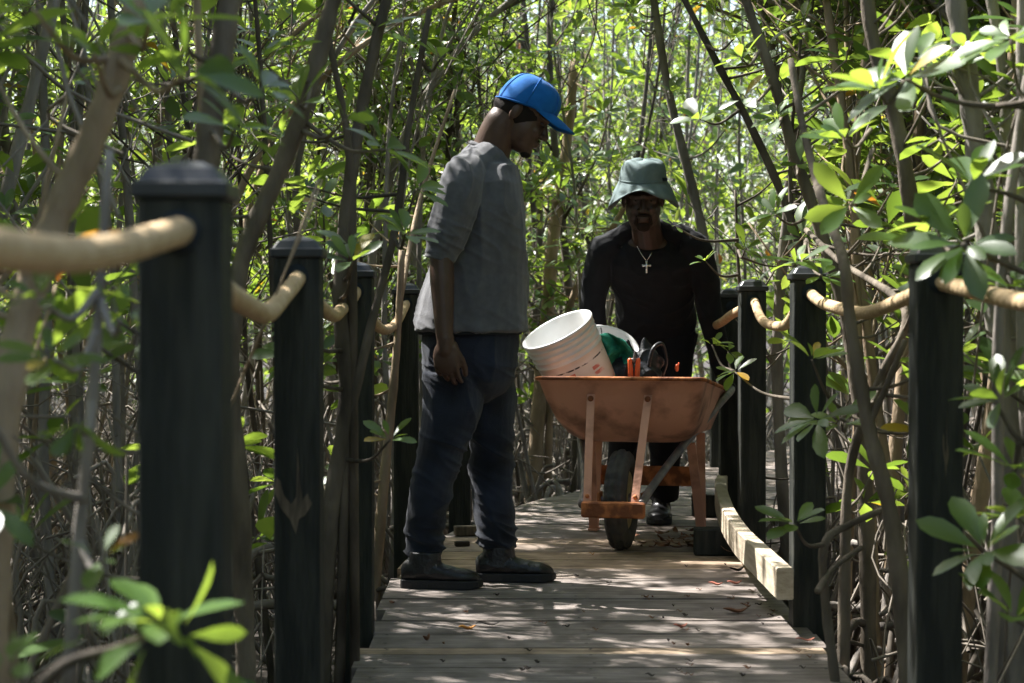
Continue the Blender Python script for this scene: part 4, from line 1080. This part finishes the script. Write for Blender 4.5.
# individually shaped near trees: stems traced in the photograph, each at its own depth
def hero(name, label, stems, bk='bark', sprigs=(), extra_roots=4, seed=1, cat="tree", leafL=.13, group=None, auto=20):
    """stems: list of (points [(px,py,Y)], radii px at those) ; sprigs: (px,py,Y, dir, n, L, vmin, vmax, from (px,py,Y))"""
    rg = random.Random(seed); tr = MB(); lv = Leaves(); base = None
    for pts, r0, r1 in stems:
        q = [P(*a) for a in pts]
        if base is None: base = Vector((q[-1].x, q[-1].y, GZ))
        pp = smooth_path(q, 6); m = len(pp); rad = [(r0 + (r1 - r0) * i / (m - 1)) * (1 + .07 * math.sin(i * 1.9 + seed) + .06 * math.sin(i * .7)) for i in range(m)]
        if pp[-1].z > GZ and r1 > r0 and r1 >= .012:                 # run the foot down into the mud
            a, b = pp[-2], pp[-1]; d = (b - a).normalized(); e = b + Vector((d.x * .15, 0, 0)); e.z = GZ - .05; pp.append(e); rad.append(r1 * 1.2)
        tr.tube(pp, rad, 12)
    for sp in sprigs:
        (px, py, Y, d, n, L, v0, v1) = sp[:8]; p = P(px, py, Y)
        if len(sp) > 8 and sp[8]:
            f = P(*sp[8]); mid = f.lerp(p, .55) + Vector((0, .02, -.03)); pp = smooth_path([f, mid, p], 6); tr.tube(pp, lerp_list([.007, .0045, .0028], len(pp)), 7)
        dv = Vector((d[0] * .9 + rg.uniform(-.35, .35), d[1] * .45 + rg.uniform(-.3, .2), d[2] + .35)); lv.rosette(p, dv, int(n * 1.35 + .5), L * rg.uniform(.9, 1.05), rg, v0, v1, yellow=.02, flat=rg.uniform(.55, 1.0))
    if extra_roots:
        for pts, r0, r1 in stems[:2]:
            q = smooth_path([P(*a) for a in pts], 6)
            for k in range(auto):
                c = q[rg.randrange(len(q))]
                if c.z < .25: continue
                a = rg.random() * 6.28; dd = Vector((math.cos(a), math.sin(a) * .8, rg.uniform(-.1, .9))).normalized(); L_ = rg.uniform(.14, .42); e = c + dd * L_
                if in_path(e.x, e.y, .14) and e.z < 2.35 and e.y < 10.5: continue
                m_ = c.lerp(e, .5) + Vector((0, 0, -.02)); tr.tube(smooth_path([c, m_, e], 4), lerp_list([.006, .004, .0025], 9), 6)
                lv.rosette(e, dd * .6 + Vector((rg.uniform(-.3, .3), rg.uniform(-.3, .3), .7)), rg.choice((6, 8, 9)), leafL * rg.uniform(.85, 1.2), rg, 0, .85, flat=rg.uniform(.6, 1.1)); sprigs = sprigs or [1]
    T = empty(name, tuple(base), label=label, cat=cat, group=group)
    o = tr.build("trunk", M[bk], T); o.matrix_parent_inverse = Matrix.Translation(-base)
    if sprigs:
        c = bpy.data.objects.new("crown", leaf_mesh("crown", lv.arr())); COL.objects.link(c); c.parent = T; c.matrix_parent_inverse = Matrix.Translation(-base)
    if extra_roots:
        r_ = MB(); prop_roots(rg, base, r_, extra_roots, .5); o = r_.build("prop_roots", M['bark_dark'], T); o.matrix_parent_inverse = Matrix.Translation(-base)
U = (0, 0, 1); CU = (0, -.5, 1)
hero("mangrove_tree", "thick blurred tan trunk curving from the top down to the left edge behind the rope",
     [([(160, -60, 2.9), (140, 0, 2.9), (118, 70, 2.9), (92, 140, 2.9), (60, 210, 2.9), (36, 275, 2.9), (16, 345, 2.9), (2, 430, 2.9), (-8, 560, 2.9), (-12, 700, 2.9)], .019, .028)], 'bark_tan',
     [(95, 55, 2.7, (-.4, -.5, .6), 8, .12, .2, .8, (120, 90, 2.88)), (35, 10, 2.7, (-.2, -.4, .8), 7, .11, .3, .98, (110, 60, 2.9)), (185, 75, 2.6, (.7, -.5, .3), 7, .125, .05, .5, (122, 60, 2.88)), (150, 25, 2.7, (.3, -.6, .6), 6, .12, .3, .8, (128, 30, 2.9))], seed=2)
hero("mangrove_tree", "straight brown trunk rising from behind the cap of the nearest left post",
     [([(240, -40, 3.6), (231, 0, 3.6), (221, 60, 3.6), (212, 120, 3.6), (205, 180, 3.6), (202, 260, 3.6), (190, 400, 3.7), (170, 560, 3.7), (150, 690, 3.7)], .021, .025)], 'bark_mid',
     [(170, 20, 3.4, (-.3, -.4, .8), 7, .11, .2, .8, (222, 60, 3.6)), (262, 90, 3.4, (.5, -.5, .5), 7, .11, .1, .6, (220, 75, 3.6)), (235, 130, 3.3, (.2, -.5, .4), 6, .10, .2, .7, (212, 130, 3.6))], seed=3)
hero("mangrove_tree", "leaning brown trunk crossing from top centre-left down behind the second left post",
     [([(348, -40, 4.7), (334, 0, 4.7), (318, 60, 4.7), (300, 120, 4.7), (276, 180, 4.7), (252, 232, 4.7), (236, 290, 4.7), (230, 380, 4.7), (240, 520, 4.7), (245, 660, 4.7)], .019, .024)], 'bark_mid',
     [(300, 105, 4.5, (-.2, -.5, .7), 6, .12, .3, .8, (312, 80, 4.7)), (345, 120, 4.5, (.7, -.3, .4), 7, .12, .2, .8, (300, 130, 4.7)), (385, 150, 4.6, (.6, -.3, .5), 7, .12, .1, .6, (302, 120, 4.7)), (262, 60, 4.5, (-.5, -.4, .5), 6, .12, .1, .6, (312, 80, 4.7))], seed=4)
hero("mangrove_tree", "dark forked trunk with leafy twigs standing in front of the third left post",
     [([(395, -30, 5.5), (372, 60, 5.5), (352, 170, 5.5), (340, 290, 5.5), (346, 400, 5.5), (330, 520, 5.5), (322, 660, 5.5)], .014, .026),
      ([(430, 10, 5.6), (410, 120, 5.6), (395, 230, 5.55), (370, 330, 5.5), (346, 430, 5.5)], .008, .014),
      ([(325, 20, 5.4), (345, 120, 5.45), (352, 190, 5.5)], .008, .012)], 'bark_dark',
     [(350, 245, 5.2, (-.2, -.6, .5), 7, .12, .2, .7, (345, 280, 5.5)), (405, 235, 5.3, (.4, -.5, .5), 7, .12, .1, .7, (395, 240, 5.5)), (390, 440, 5.3, (.3, -.5, .6), 6, .10, .4, .85, (345, 460, 5.5)), (305, 330, 5.2, (-.4, -.5, .4), 6, .11, .1, .6, (343, 350, 5.5)), (290, 355, 5.0, (-.2, -.6, .1), 6, .12, .1, .5, (343, 390, 5.5)), (352, 262, 5.1, (.1, -.5, .5), 9, .12, .1, .8, (340, 300, 5.5)), (415, 190, 5.5, (.5, -.5, .4), 6, .12, .3, .8, (398, 220, 5.55)), (440, 60, 5.6, (.3, -.4, .8), 7, .12, .3, .9, (420, 60, 5.6)), (375, 30, 5.5, (-.1, -.4, .8), 7, .12, .2, .8, (380, 40, 5.5))], seed=5)
hero("mangrove_tree", "pale leaning sapling passing left of the slim post behind the man",
     [([(402, 250, 7.4), (398, 330, 7.4), (392, 400, 7.4), (384, 480, 7.4), (374, 600, 7.4), (372, 680, 7.4)], .011, .024), ([(455, 90, 7.9), (420, 200, 7.7), (400, 300, 7.4)], .006, .011)], 'bark_tan', seed=6, extra_roots=3)
hero("mangrove_tree", "pale trunk rising behind the chest of the man in the blue cap beside the bucket",
     [([(575, 60, 11.6), (566, 150, 11.6), (553, 240, 11.5), (546, 330, 11.5), (538, 420, 11.5), (530, 540, 11.5)], .026, .05), ([(640, 180, 11), (600, 250, 11.2), (572, 300, 11.3), (550, 400, 11.5)], .014, .022)], 'bark_tan',
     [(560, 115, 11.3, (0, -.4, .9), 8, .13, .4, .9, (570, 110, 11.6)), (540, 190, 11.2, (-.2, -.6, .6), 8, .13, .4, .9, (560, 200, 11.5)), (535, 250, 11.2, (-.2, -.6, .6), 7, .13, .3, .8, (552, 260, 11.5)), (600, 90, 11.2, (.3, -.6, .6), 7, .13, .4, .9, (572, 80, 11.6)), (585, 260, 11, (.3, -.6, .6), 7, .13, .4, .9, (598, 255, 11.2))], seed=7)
hero("mangrove_tree", "slim brown stem standing just right of the man in the bucket hat",
     [([(650, -20, 9.7), (668, 90, 9.7), (690, 180, 9.7), (704, 240, 9.7), (716, 320, 9.7), (728, 440, 9.75), (735, 560, 9.8)], .018, .032)], 'bark',
     [(640, 30, 9.5, (-.3, -.5, .6), 8, .12, .1, .5, (655, 30, 9.7)), (672, 95, 9.4, (.2, -.5, .6), 7, .12, .1, .5, (668, 90, 9.7)), (725, 130, 9.3, (.4, -.5, .5), 7, .12, .2, .8, (688, 160, 9.7))], seed=8)
hero("mangrove_tree", "long pale stem slanting down across the sagging rope on the right",
     [([(735, -40, 6.6), (745, 0, 6.6), (771, 75, 6.6), (791, 144, 6.6), (813, 209, 6.6), (836, 279, 6.6), (850, 338, 6.6), (862, 430, 6.6), (868, 560, 6.6), (870, 690, 6.6)], .014, .028)], 'bark_mid',
     [(776, 118, 6.3, (-.5, -.6, .5), 8, .125, .2, .75, (782, 115, 6.6)), (800, 165, 6.3, (-.2, -.6, .4), 7, .12, .2, .8, (797, 165, 6.6)), (742, 60, 6.4, (-.2, -.5, .7), 7, .12, .2, .8, (760, 50, 6.6)), (775, 215, 6.3, (-.4, -.6, .3), 7, .11, .1, .5, (812, 215, 6.6)), (742, 100, 6.4, (-.6, -.4, .4), 6, .12, .1, .5, (772, 85, 6.6))], seed=9)
hero("mangrove_tree", "thin dark stem bending leftwards above the right rope",
     [([(672, -20, 7.4), (689, 10, 7.4), (720, 70, 7.4), (752, 130, 7.4), (783, 199, 7.4), (806, 279, 7.4), (812, 380, 7.5), (820, 520, 7.5), (824, 660, 7.5)], .010, .022), ([(800, 40, 7.3), (790, 150, 7.4), (792, 230, 7.4)], .006, .010)], 'bark_dark', 
     [(733, 40, 7.2, (.2, -.5, .7), 7, .12, .2, .8, (705, 45, 7.4)), (700, 120, 7.0, (-.3, -.6, .5), 6, .12, .1, .6, (740, 110, 7.4))], seed=10)
hero("mangrove_tree", "broad grey-brown trunk near the right edge of the photo behind the hanging leaves",
     [([(948, -40, 5.0), (957, 20, 5.0), (966, 80, 5.0), (976, 150, 5.0), (986, 230, 5.0), (1000, 340, 5.0), (1012, 480, 5.0), (1020, 690, 5.0)], .024, .034), ([(985, -30, 5.2), (1000, 60, 5.2), (1006, 140, 5.2), (1010, 260, 5.1), (1008, 380, 5.0)], .014, .018)], 'bark', seed=11)
hero("mangrove_tree", "forked brown trunk left of the largest right post with a thick low fork",
     [([(862, -40, 5.4), (872, 40, 5.4), (893, 110, 5.4), (908, 190, 5.4), (918, 250, 5.5)], .018, .024),
      ([(790, 60, 5.6), (803, 130, 5.5), (822, 200, 5.3), (843, 260, 5.0), (850, 320, 5.0), (860, 380, 5.0), (872, 440, 5.0), (888, 500, 5.0), (899, 570, 5.0), (910, 690, 5.0)], .009, .024),
      ([(918, 240, 5.5), (925, 330, 5.5), (935, 450, 5.5), (940, 600, 5.5)], .024, .03),
      ([(905, 340, 4.95), (885, 390, 4.98), (866, 430, 5.0)], .007, .010)], 'bark_mid',
     [(845, 140, 4.9, (-.3, -.6, .4), 8, .13, .2, .8, (870, 130, 5.3)), (850, 205, 4.8, (.1, -.7, -.3), 7, .13, .3, .7, (872, 150, 5.2))], seed=12)
hero("mangrove_tree", "mangrove with glossy grey-green leaf clusters reaching in from the right edge over the near post",
     [([(1120, -60, 4.2), (1130, 150, 4.2), (1125, 400, 4.2), (1120, 690, 4.2)], .03, .04), ([(1125, 130, 4.2), (1030, 108, 4.1), (980, 106, 4.0), (940, 98, 4.0), (905, 80, 4.0)], .008, .004),
      ([(1128, 260, 4.2), (1060, 220, 4.1), (1010, 195, 4.0), (972, 188, 4.0)], .007, .004), ([(1126, 330, 4.2), (1060, 290, 3.9), (1000, 262, 3.8), (965, 248, 3.8)], .007, .004), ([(1124, 470, 4.2), (1070, 470, 4.0), (1020, 440, 3.9), (1000, 410, 3.9)], .007, .004), ([(1122, 620, 4.2), (1060, 600, 3.8), (1010, 568, 3.8), (985, 552, 3.8)], .007, .004)], 'bark_dark',
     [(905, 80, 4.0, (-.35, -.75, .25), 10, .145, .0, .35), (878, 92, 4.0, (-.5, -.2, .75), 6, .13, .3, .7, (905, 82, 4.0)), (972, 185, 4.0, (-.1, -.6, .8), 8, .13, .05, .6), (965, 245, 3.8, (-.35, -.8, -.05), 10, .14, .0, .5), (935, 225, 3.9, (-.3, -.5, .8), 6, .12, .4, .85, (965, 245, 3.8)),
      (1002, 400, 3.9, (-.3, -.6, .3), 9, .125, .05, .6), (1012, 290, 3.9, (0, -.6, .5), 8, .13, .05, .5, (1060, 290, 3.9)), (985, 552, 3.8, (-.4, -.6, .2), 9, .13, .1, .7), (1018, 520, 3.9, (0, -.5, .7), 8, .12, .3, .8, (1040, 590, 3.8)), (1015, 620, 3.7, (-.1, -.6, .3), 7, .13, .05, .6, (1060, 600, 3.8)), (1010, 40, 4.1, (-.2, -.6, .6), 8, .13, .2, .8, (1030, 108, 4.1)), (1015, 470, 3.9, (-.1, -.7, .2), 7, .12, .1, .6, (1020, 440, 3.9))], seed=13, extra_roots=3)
hero("mangrove_tree", "leafy low branch hanging between the second and the largest right post",
     [([(806, 230, 6.3), (840, 262, 6.0), (905, 310, 5.6), (880, 380, 5.6), (850, 470, 5.7), (845, 600, 5.7)], .008, .016), ([(885, 395, 5.6), (850, 415, 5.4), (818, 422, 5.2)], .005, .003), ([(895, 505, 5.2), (850, 525, 5.2), (825, 545, 5.15), (826, 600, 5.2), (836, 680, 5.2)], .008, .014), ([(862, 548, 5.3), (835, 568, 5.2), (818, 592, 5.1)], .007, .009)], 'bark_mid',
     [(818, 420, 5.1, (-.2, -.8, .2), 10, .125, .1, .75), (842, 425, 5.2, (.2, -.5, .0), 5, .12, .5, .98, (850, 415, 5.4)), (795, 525, 5.0, (-.3, -.6, .5), 7, .10, .1, .8, (825, 545, 5.15)), (812, 360, 5.2, (-.1, -.6, .6), 6, .10, .2, .7, (850, 415, 5.4)), (735, 372, 7.0, (-.4, -.6, .2), 8, .10, .3, .8, (800, 400, 6.6)), (712, 345, 7.3, (-.1, -.6, .5), 7, .10, .3, .8, (735, 372, 7.0)), (728, 352, 7.2, (.2, -.5, .3), 5, .09, .2, .6, (735, 372, 7.0)), (800, 262, 5.8, (-.2, -.5, .5), 8, .11, .2, .8, (806, 240, 6.2)), (822, 276, 5.8, (.2, -.6, .2), 7, .11, .1, .6, (806, 240, 6.2))], seed=14)
hero("mangrove_tree", "thin twig with small bright leaves beside the shoulder of the man in the bucket hat",
     [([(735, 190, 7.9), (740, 290, 7.9), (755, 400, 8.0), (762, 560, 8.1)], .005, .012)], 'bark_dark',
     [(674, 226, 7.6, (-.5, -.6, .2), 5, .055, .5, .85, (738, 240, 7.8)), (706, 262, 7.6, (-.2, -.6, .2), 6, .06, .4, .8, (739, 275, 7.9)), (745, 250, 7.6, (.3, -.6, .3), 6, .10, .1, .6, (738, 250, 7.9))], seed=15)
# seedling at the lower left, close to the camera
hero("mangrove_seedling", "blurred bright green seedling in front of the foot of the nearest left post",
     [([(162, 628, 2.15), (120, 648, 2.15), (60, 668, 2.15), (20, 720, 2.15), (-40, 900, 2.15)], .004, .008)], 'bark_dark',
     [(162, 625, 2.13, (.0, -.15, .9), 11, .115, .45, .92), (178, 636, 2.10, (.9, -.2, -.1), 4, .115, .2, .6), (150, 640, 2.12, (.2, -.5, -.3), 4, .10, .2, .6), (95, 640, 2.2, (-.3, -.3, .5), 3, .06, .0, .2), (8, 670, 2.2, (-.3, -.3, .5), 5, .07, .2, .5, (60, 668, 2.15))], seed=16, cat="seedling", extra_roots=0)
hero("mangrove_seedling", "blurred slender stem with hanging leaves left of the nearest left post",
     [([(110, 150, 2.6), (100, 290, 2.6), (92, 400, 2.6), (80, 520, 2.6), (66, 690, 2.6)], .006, .009), ([(-10, 420, 2.4), (30, 480, 2.5), (84, 500, 2.6)], .004, .006)], 'bark',
     [(78, 420, 2.5, (-.1, -.5, -.9), 4, .075, .2, .6, (92, 400, 2.6)), (55, 360, 2.5, (-.4, -.5, .3), 6, .08, .2, .98, (97, 330, 2.6)), (120, 320, 2.5, (.5, -.4, .2), 5, .08, .1, .6, (100, 300, 2.6)), (40, 300, 2.5, (-.4, -.5, .5), 6, .085, .1, .6, (100, 290, 2.6)), (100, 560, 2.5, (.1, -.4, .8), 5, .06, .4, .85, (78, 540, 2.6))], seed=17, cat="seedling", extra_roots=0)

# ------------------------------------------------------------------ tangles nobody could count
def tangle():
    rg = random.Random(5); mb = MB(); n = 0
    while n < 2600:
        y = 2.3 + 13 * rg.random() ** 1.0; hw = .28 * y + .5; x = rg.uniform(-hw, hw)
        if in_path(x, y, .20): continue
        z0 = GZ; a = rg.random() * 6.28; L = rg.uniform(.3, 1.1); R_ = rg.uniform(.05, .7)
        s = Vector((x, y, z0 + rg.uniform(.05, 1.25))); e = Vector((x + R_ * math.cos(a), y + R_ * math.sin(a), z0 + rg.uniform(-.05, .7)))
        if in_path(e.x, e.y, .10): continue
        m = s.lerp(e, .5) + Vector((rg.uniform(-.12, .12), rg.uniform(-.12, .12), rg.uniform(-.05, .28)))
        pp = smooth_path([s, m, e], 3); r_ = rg.choice((.0025, .0035, .005, .008)); mb.tube(pp, [r_] * len(pp), 4, caps=False); n += 1
    o = mb.build("root_tangle", M['twig']); tag(o, "tangle of thin grey prop roots and dead twigs under the mangroves", "roots", kind='stuff')
    mb = MB(); n = 0
    while n < 3000:
        y = 2.6 + 19 * rg.random(); hw = .27 * y + .6; x = rg.uniform(-hw, hw); z = GZ + 1.0 + 3.6 * rg.random()
        a = rg.random() * 6.28; L = rg.uniform(.25, .9); d = Vector((math.cos(a) * .8, math.sin(a) * .8, rg.uniform(-.2, 1.5))).normalized(); s = Vector((x, y, z)); e = s + d * L
        if any(in_path(q.x, q.y, .1) and q.z < 2.3 and q.y < 12 for q in (s, e, s.lerp(e, .5))): continue
        if s.y < 3 and abs(s.x) < .8: continue
        m = s.lerp(e, .5) + Vector((rg.uniform(-.1, .1), rg.uniform(-.1, .1), rg.uniform(-.08, .1)))
        pp = smooth_path([s, m, e], 3); r_ = rg.choice((.002, .003, .0045)); mb.tube(pp, [r_] * len(pp), 4, caps=False); n += 1
    o = mb.build("twig_thicket", M['twig']); tag(o, "fine bare twigs filling the gaps between the mangrove stems", "twigs", kind='stuff')
tangle()

# ------------------------------------------------------------------ fallen leaves
def fallen(px, py, mt, L, label, rz, group=None, lift=.012, curlv=.35):
    Y = CH * F / (py - HY); n = 9; mb = MB(); rows = []; L *= .72; lift *= .4; curlv *= .55
    for i in range(n):
        t = i / (n - 1); w_ = L * .22 * math.sin(math.pi * min(1, t * .95 + .03)) ** .8 + .0006
        rows.append([Vector(((t - .5) * L, w_ * u, .003 + lift * (2 * t - 1) ** 2 + curlv * w_ * u * u + .003 * math.sin(t * 7))) for u in (-1, -.5, 0, .5, 1)])
    mb.loft(rows, caps=False, closed=False); o = mb.build("fallen_leaf", M[mt]); o.modifiers.new("t", 'SOLIDIFY').thickness = .0012
    o.location = ((px - CX) * Y / F, Y, .003); o.rotation_euler = (0, 0, rz); tag(o, label, "leaf", group); return o
GL = "dry leaves fallen on the boardwalk"
fallen(467, 632, 'dry_orange', .075, "bright orange curled leaf on the planks below the near shoe", .3, GL, .02, 1.2)
fallen(488, 627, 'dry_dark', .10, "long dark brown leaf lying right of the bright orange leaf", .05, GL)
fallen(426, 643, 'dry', .05, "upright reddish brown leaf left of the bright orange leaf", 1.1, GL, .035, 1.5)
fallen(681, 630, 'dry_red', .065, "pinkish brown curled leaf alone in the middle of the near planks", .4, GL, .02, 1.2)
fallen(735, 586, 'dry_red', .075, "reddish curled leaf in the sunlit patch near the pale rail", .2, GL, .02, 1.0)
fallen(716, 587, 'dry_red', .07, "second reddish leaf in the sunlit patch, left of its twin", -.3, GL, .015, 1.0)
fallen(736, 615, 'dry', .11, "broad brown leaf with raised ends near the right edge of the planks", .1, GL, .03, 1.0)
fallen(737, 573, 'dry_dark', .09, "dark curled leaf at the foot of the pale rail", .4, GL, .03, 1.0)
fallen(806, 643, 'dry_red', .08, "reddish leaf at the right edge of the narrow tan plank", .1, GL)
fallen(592, 556, 'dry_orange', .03, "small yellow leaf under the nose of the wheelbarrow", .1, GL)
rl = random.Random(9)
for k in range(62):
    py = rl.uniform(566, 680); px = rl.uniform(380 - (py - 590) * .4, 770 + (py - 590) * .6)
    if rl.random() < .55: px = max(px, rl.uniform(640, 760 + (py - 590) * .6))
    fallen(px, py, rl.choice(('dry', 'dry_dark', 'dry_dark', 'dry')), rl.uniform(.012, .045), "small dry brown leaf scattered on the near planks", rl.uniform(-1, 1), "small dry leaves scattered on the planks", rl.uniform(.002, .008), rl.uniform(0, .7))
def far_leaves():
    rg = np.random.default_rng(8); n = 56000
    y = rg.uniform(21, 40, n); x = rg.uniform(-1, 1, n) * (.30 * y + 2); z = GZ + .2 + rg.random(n) ** .8 * 8.5
    d = rg.normal(size=(n, 3)); d[:, 2] -= .2; d /= np.linalg.norm(d, axis=1)[:, None]; q = rg.normal(size=(n, 3)); nn = q - d * (q * d).sum(1)[:, None]; nn /= np.linalg.norm(nn, axis=1)[:, None]
    L = rg.uniform(.12, .22, n); me = leaf_mesh("distant_foliage", [np.stack([x, y, z], 1), d, nn, L, L * .22, rg.random(n) * .9, rg.uniform(0, .25, n)])
    o = bpy.data.objects.new("distant_foliage", me); COL.objects.link(o); tag(o, "mass of sunlit green leaves far behind the mangrove stems", "foliage", kind='stuff')
far_leaves()
def litter():
    mb = MB(); rg = random.Random(4)
    for k in range(60):
        c = Vector((rg.gauss(.70, .09), rg.gauss(8.12, .13), rg.uniform(.004, .03))); L = rg.uniform(.03, .08); R = Matrix.Rotation(rg.random() * 6.28, 3, 'Z') @ Matrix.Rotation(rg.uniform(-.4, .4), 3, 'X') @ Matrix.Rotation(rg.uniform(-.4, .4), 3, 'Y')
        rows = [[c + R @ Vector(((t - .5) * L, u * L * .22 * math.sin(math.pi * min(.97, t + .03)), .01 * (2 * t - 1) ** 2 + .006)) for u in (-1, 0, 1)] for t in (0, .25, .5, .75, 1)]
        mb.loft(rows, caps=False, closed=False)
    tag(mb.build("leaf_litter", M['dry']), "small heap of dry brown leaves beside the black block", "leaves", kind='stuff')
litter()
import sys
if 'dbg' in sys.argv:
    dg = bpy.context.evaluated_depsgraph_get()
    for i, (q, r_) in enumerate(LIT[:33]):
        o_ = q + SUN * .25; out = []
        for k in range(6):
            h = scene.ray_cast(dg, o_, SUN)
            if not h[0]: break
            out.append((h[4].name, h[4].parent.name if h[4].parent else None, round((h[1] - q).length, 2))); o_ = h[1] + SUN * .02
        print(i, [round(c, 2) for c in q], out)
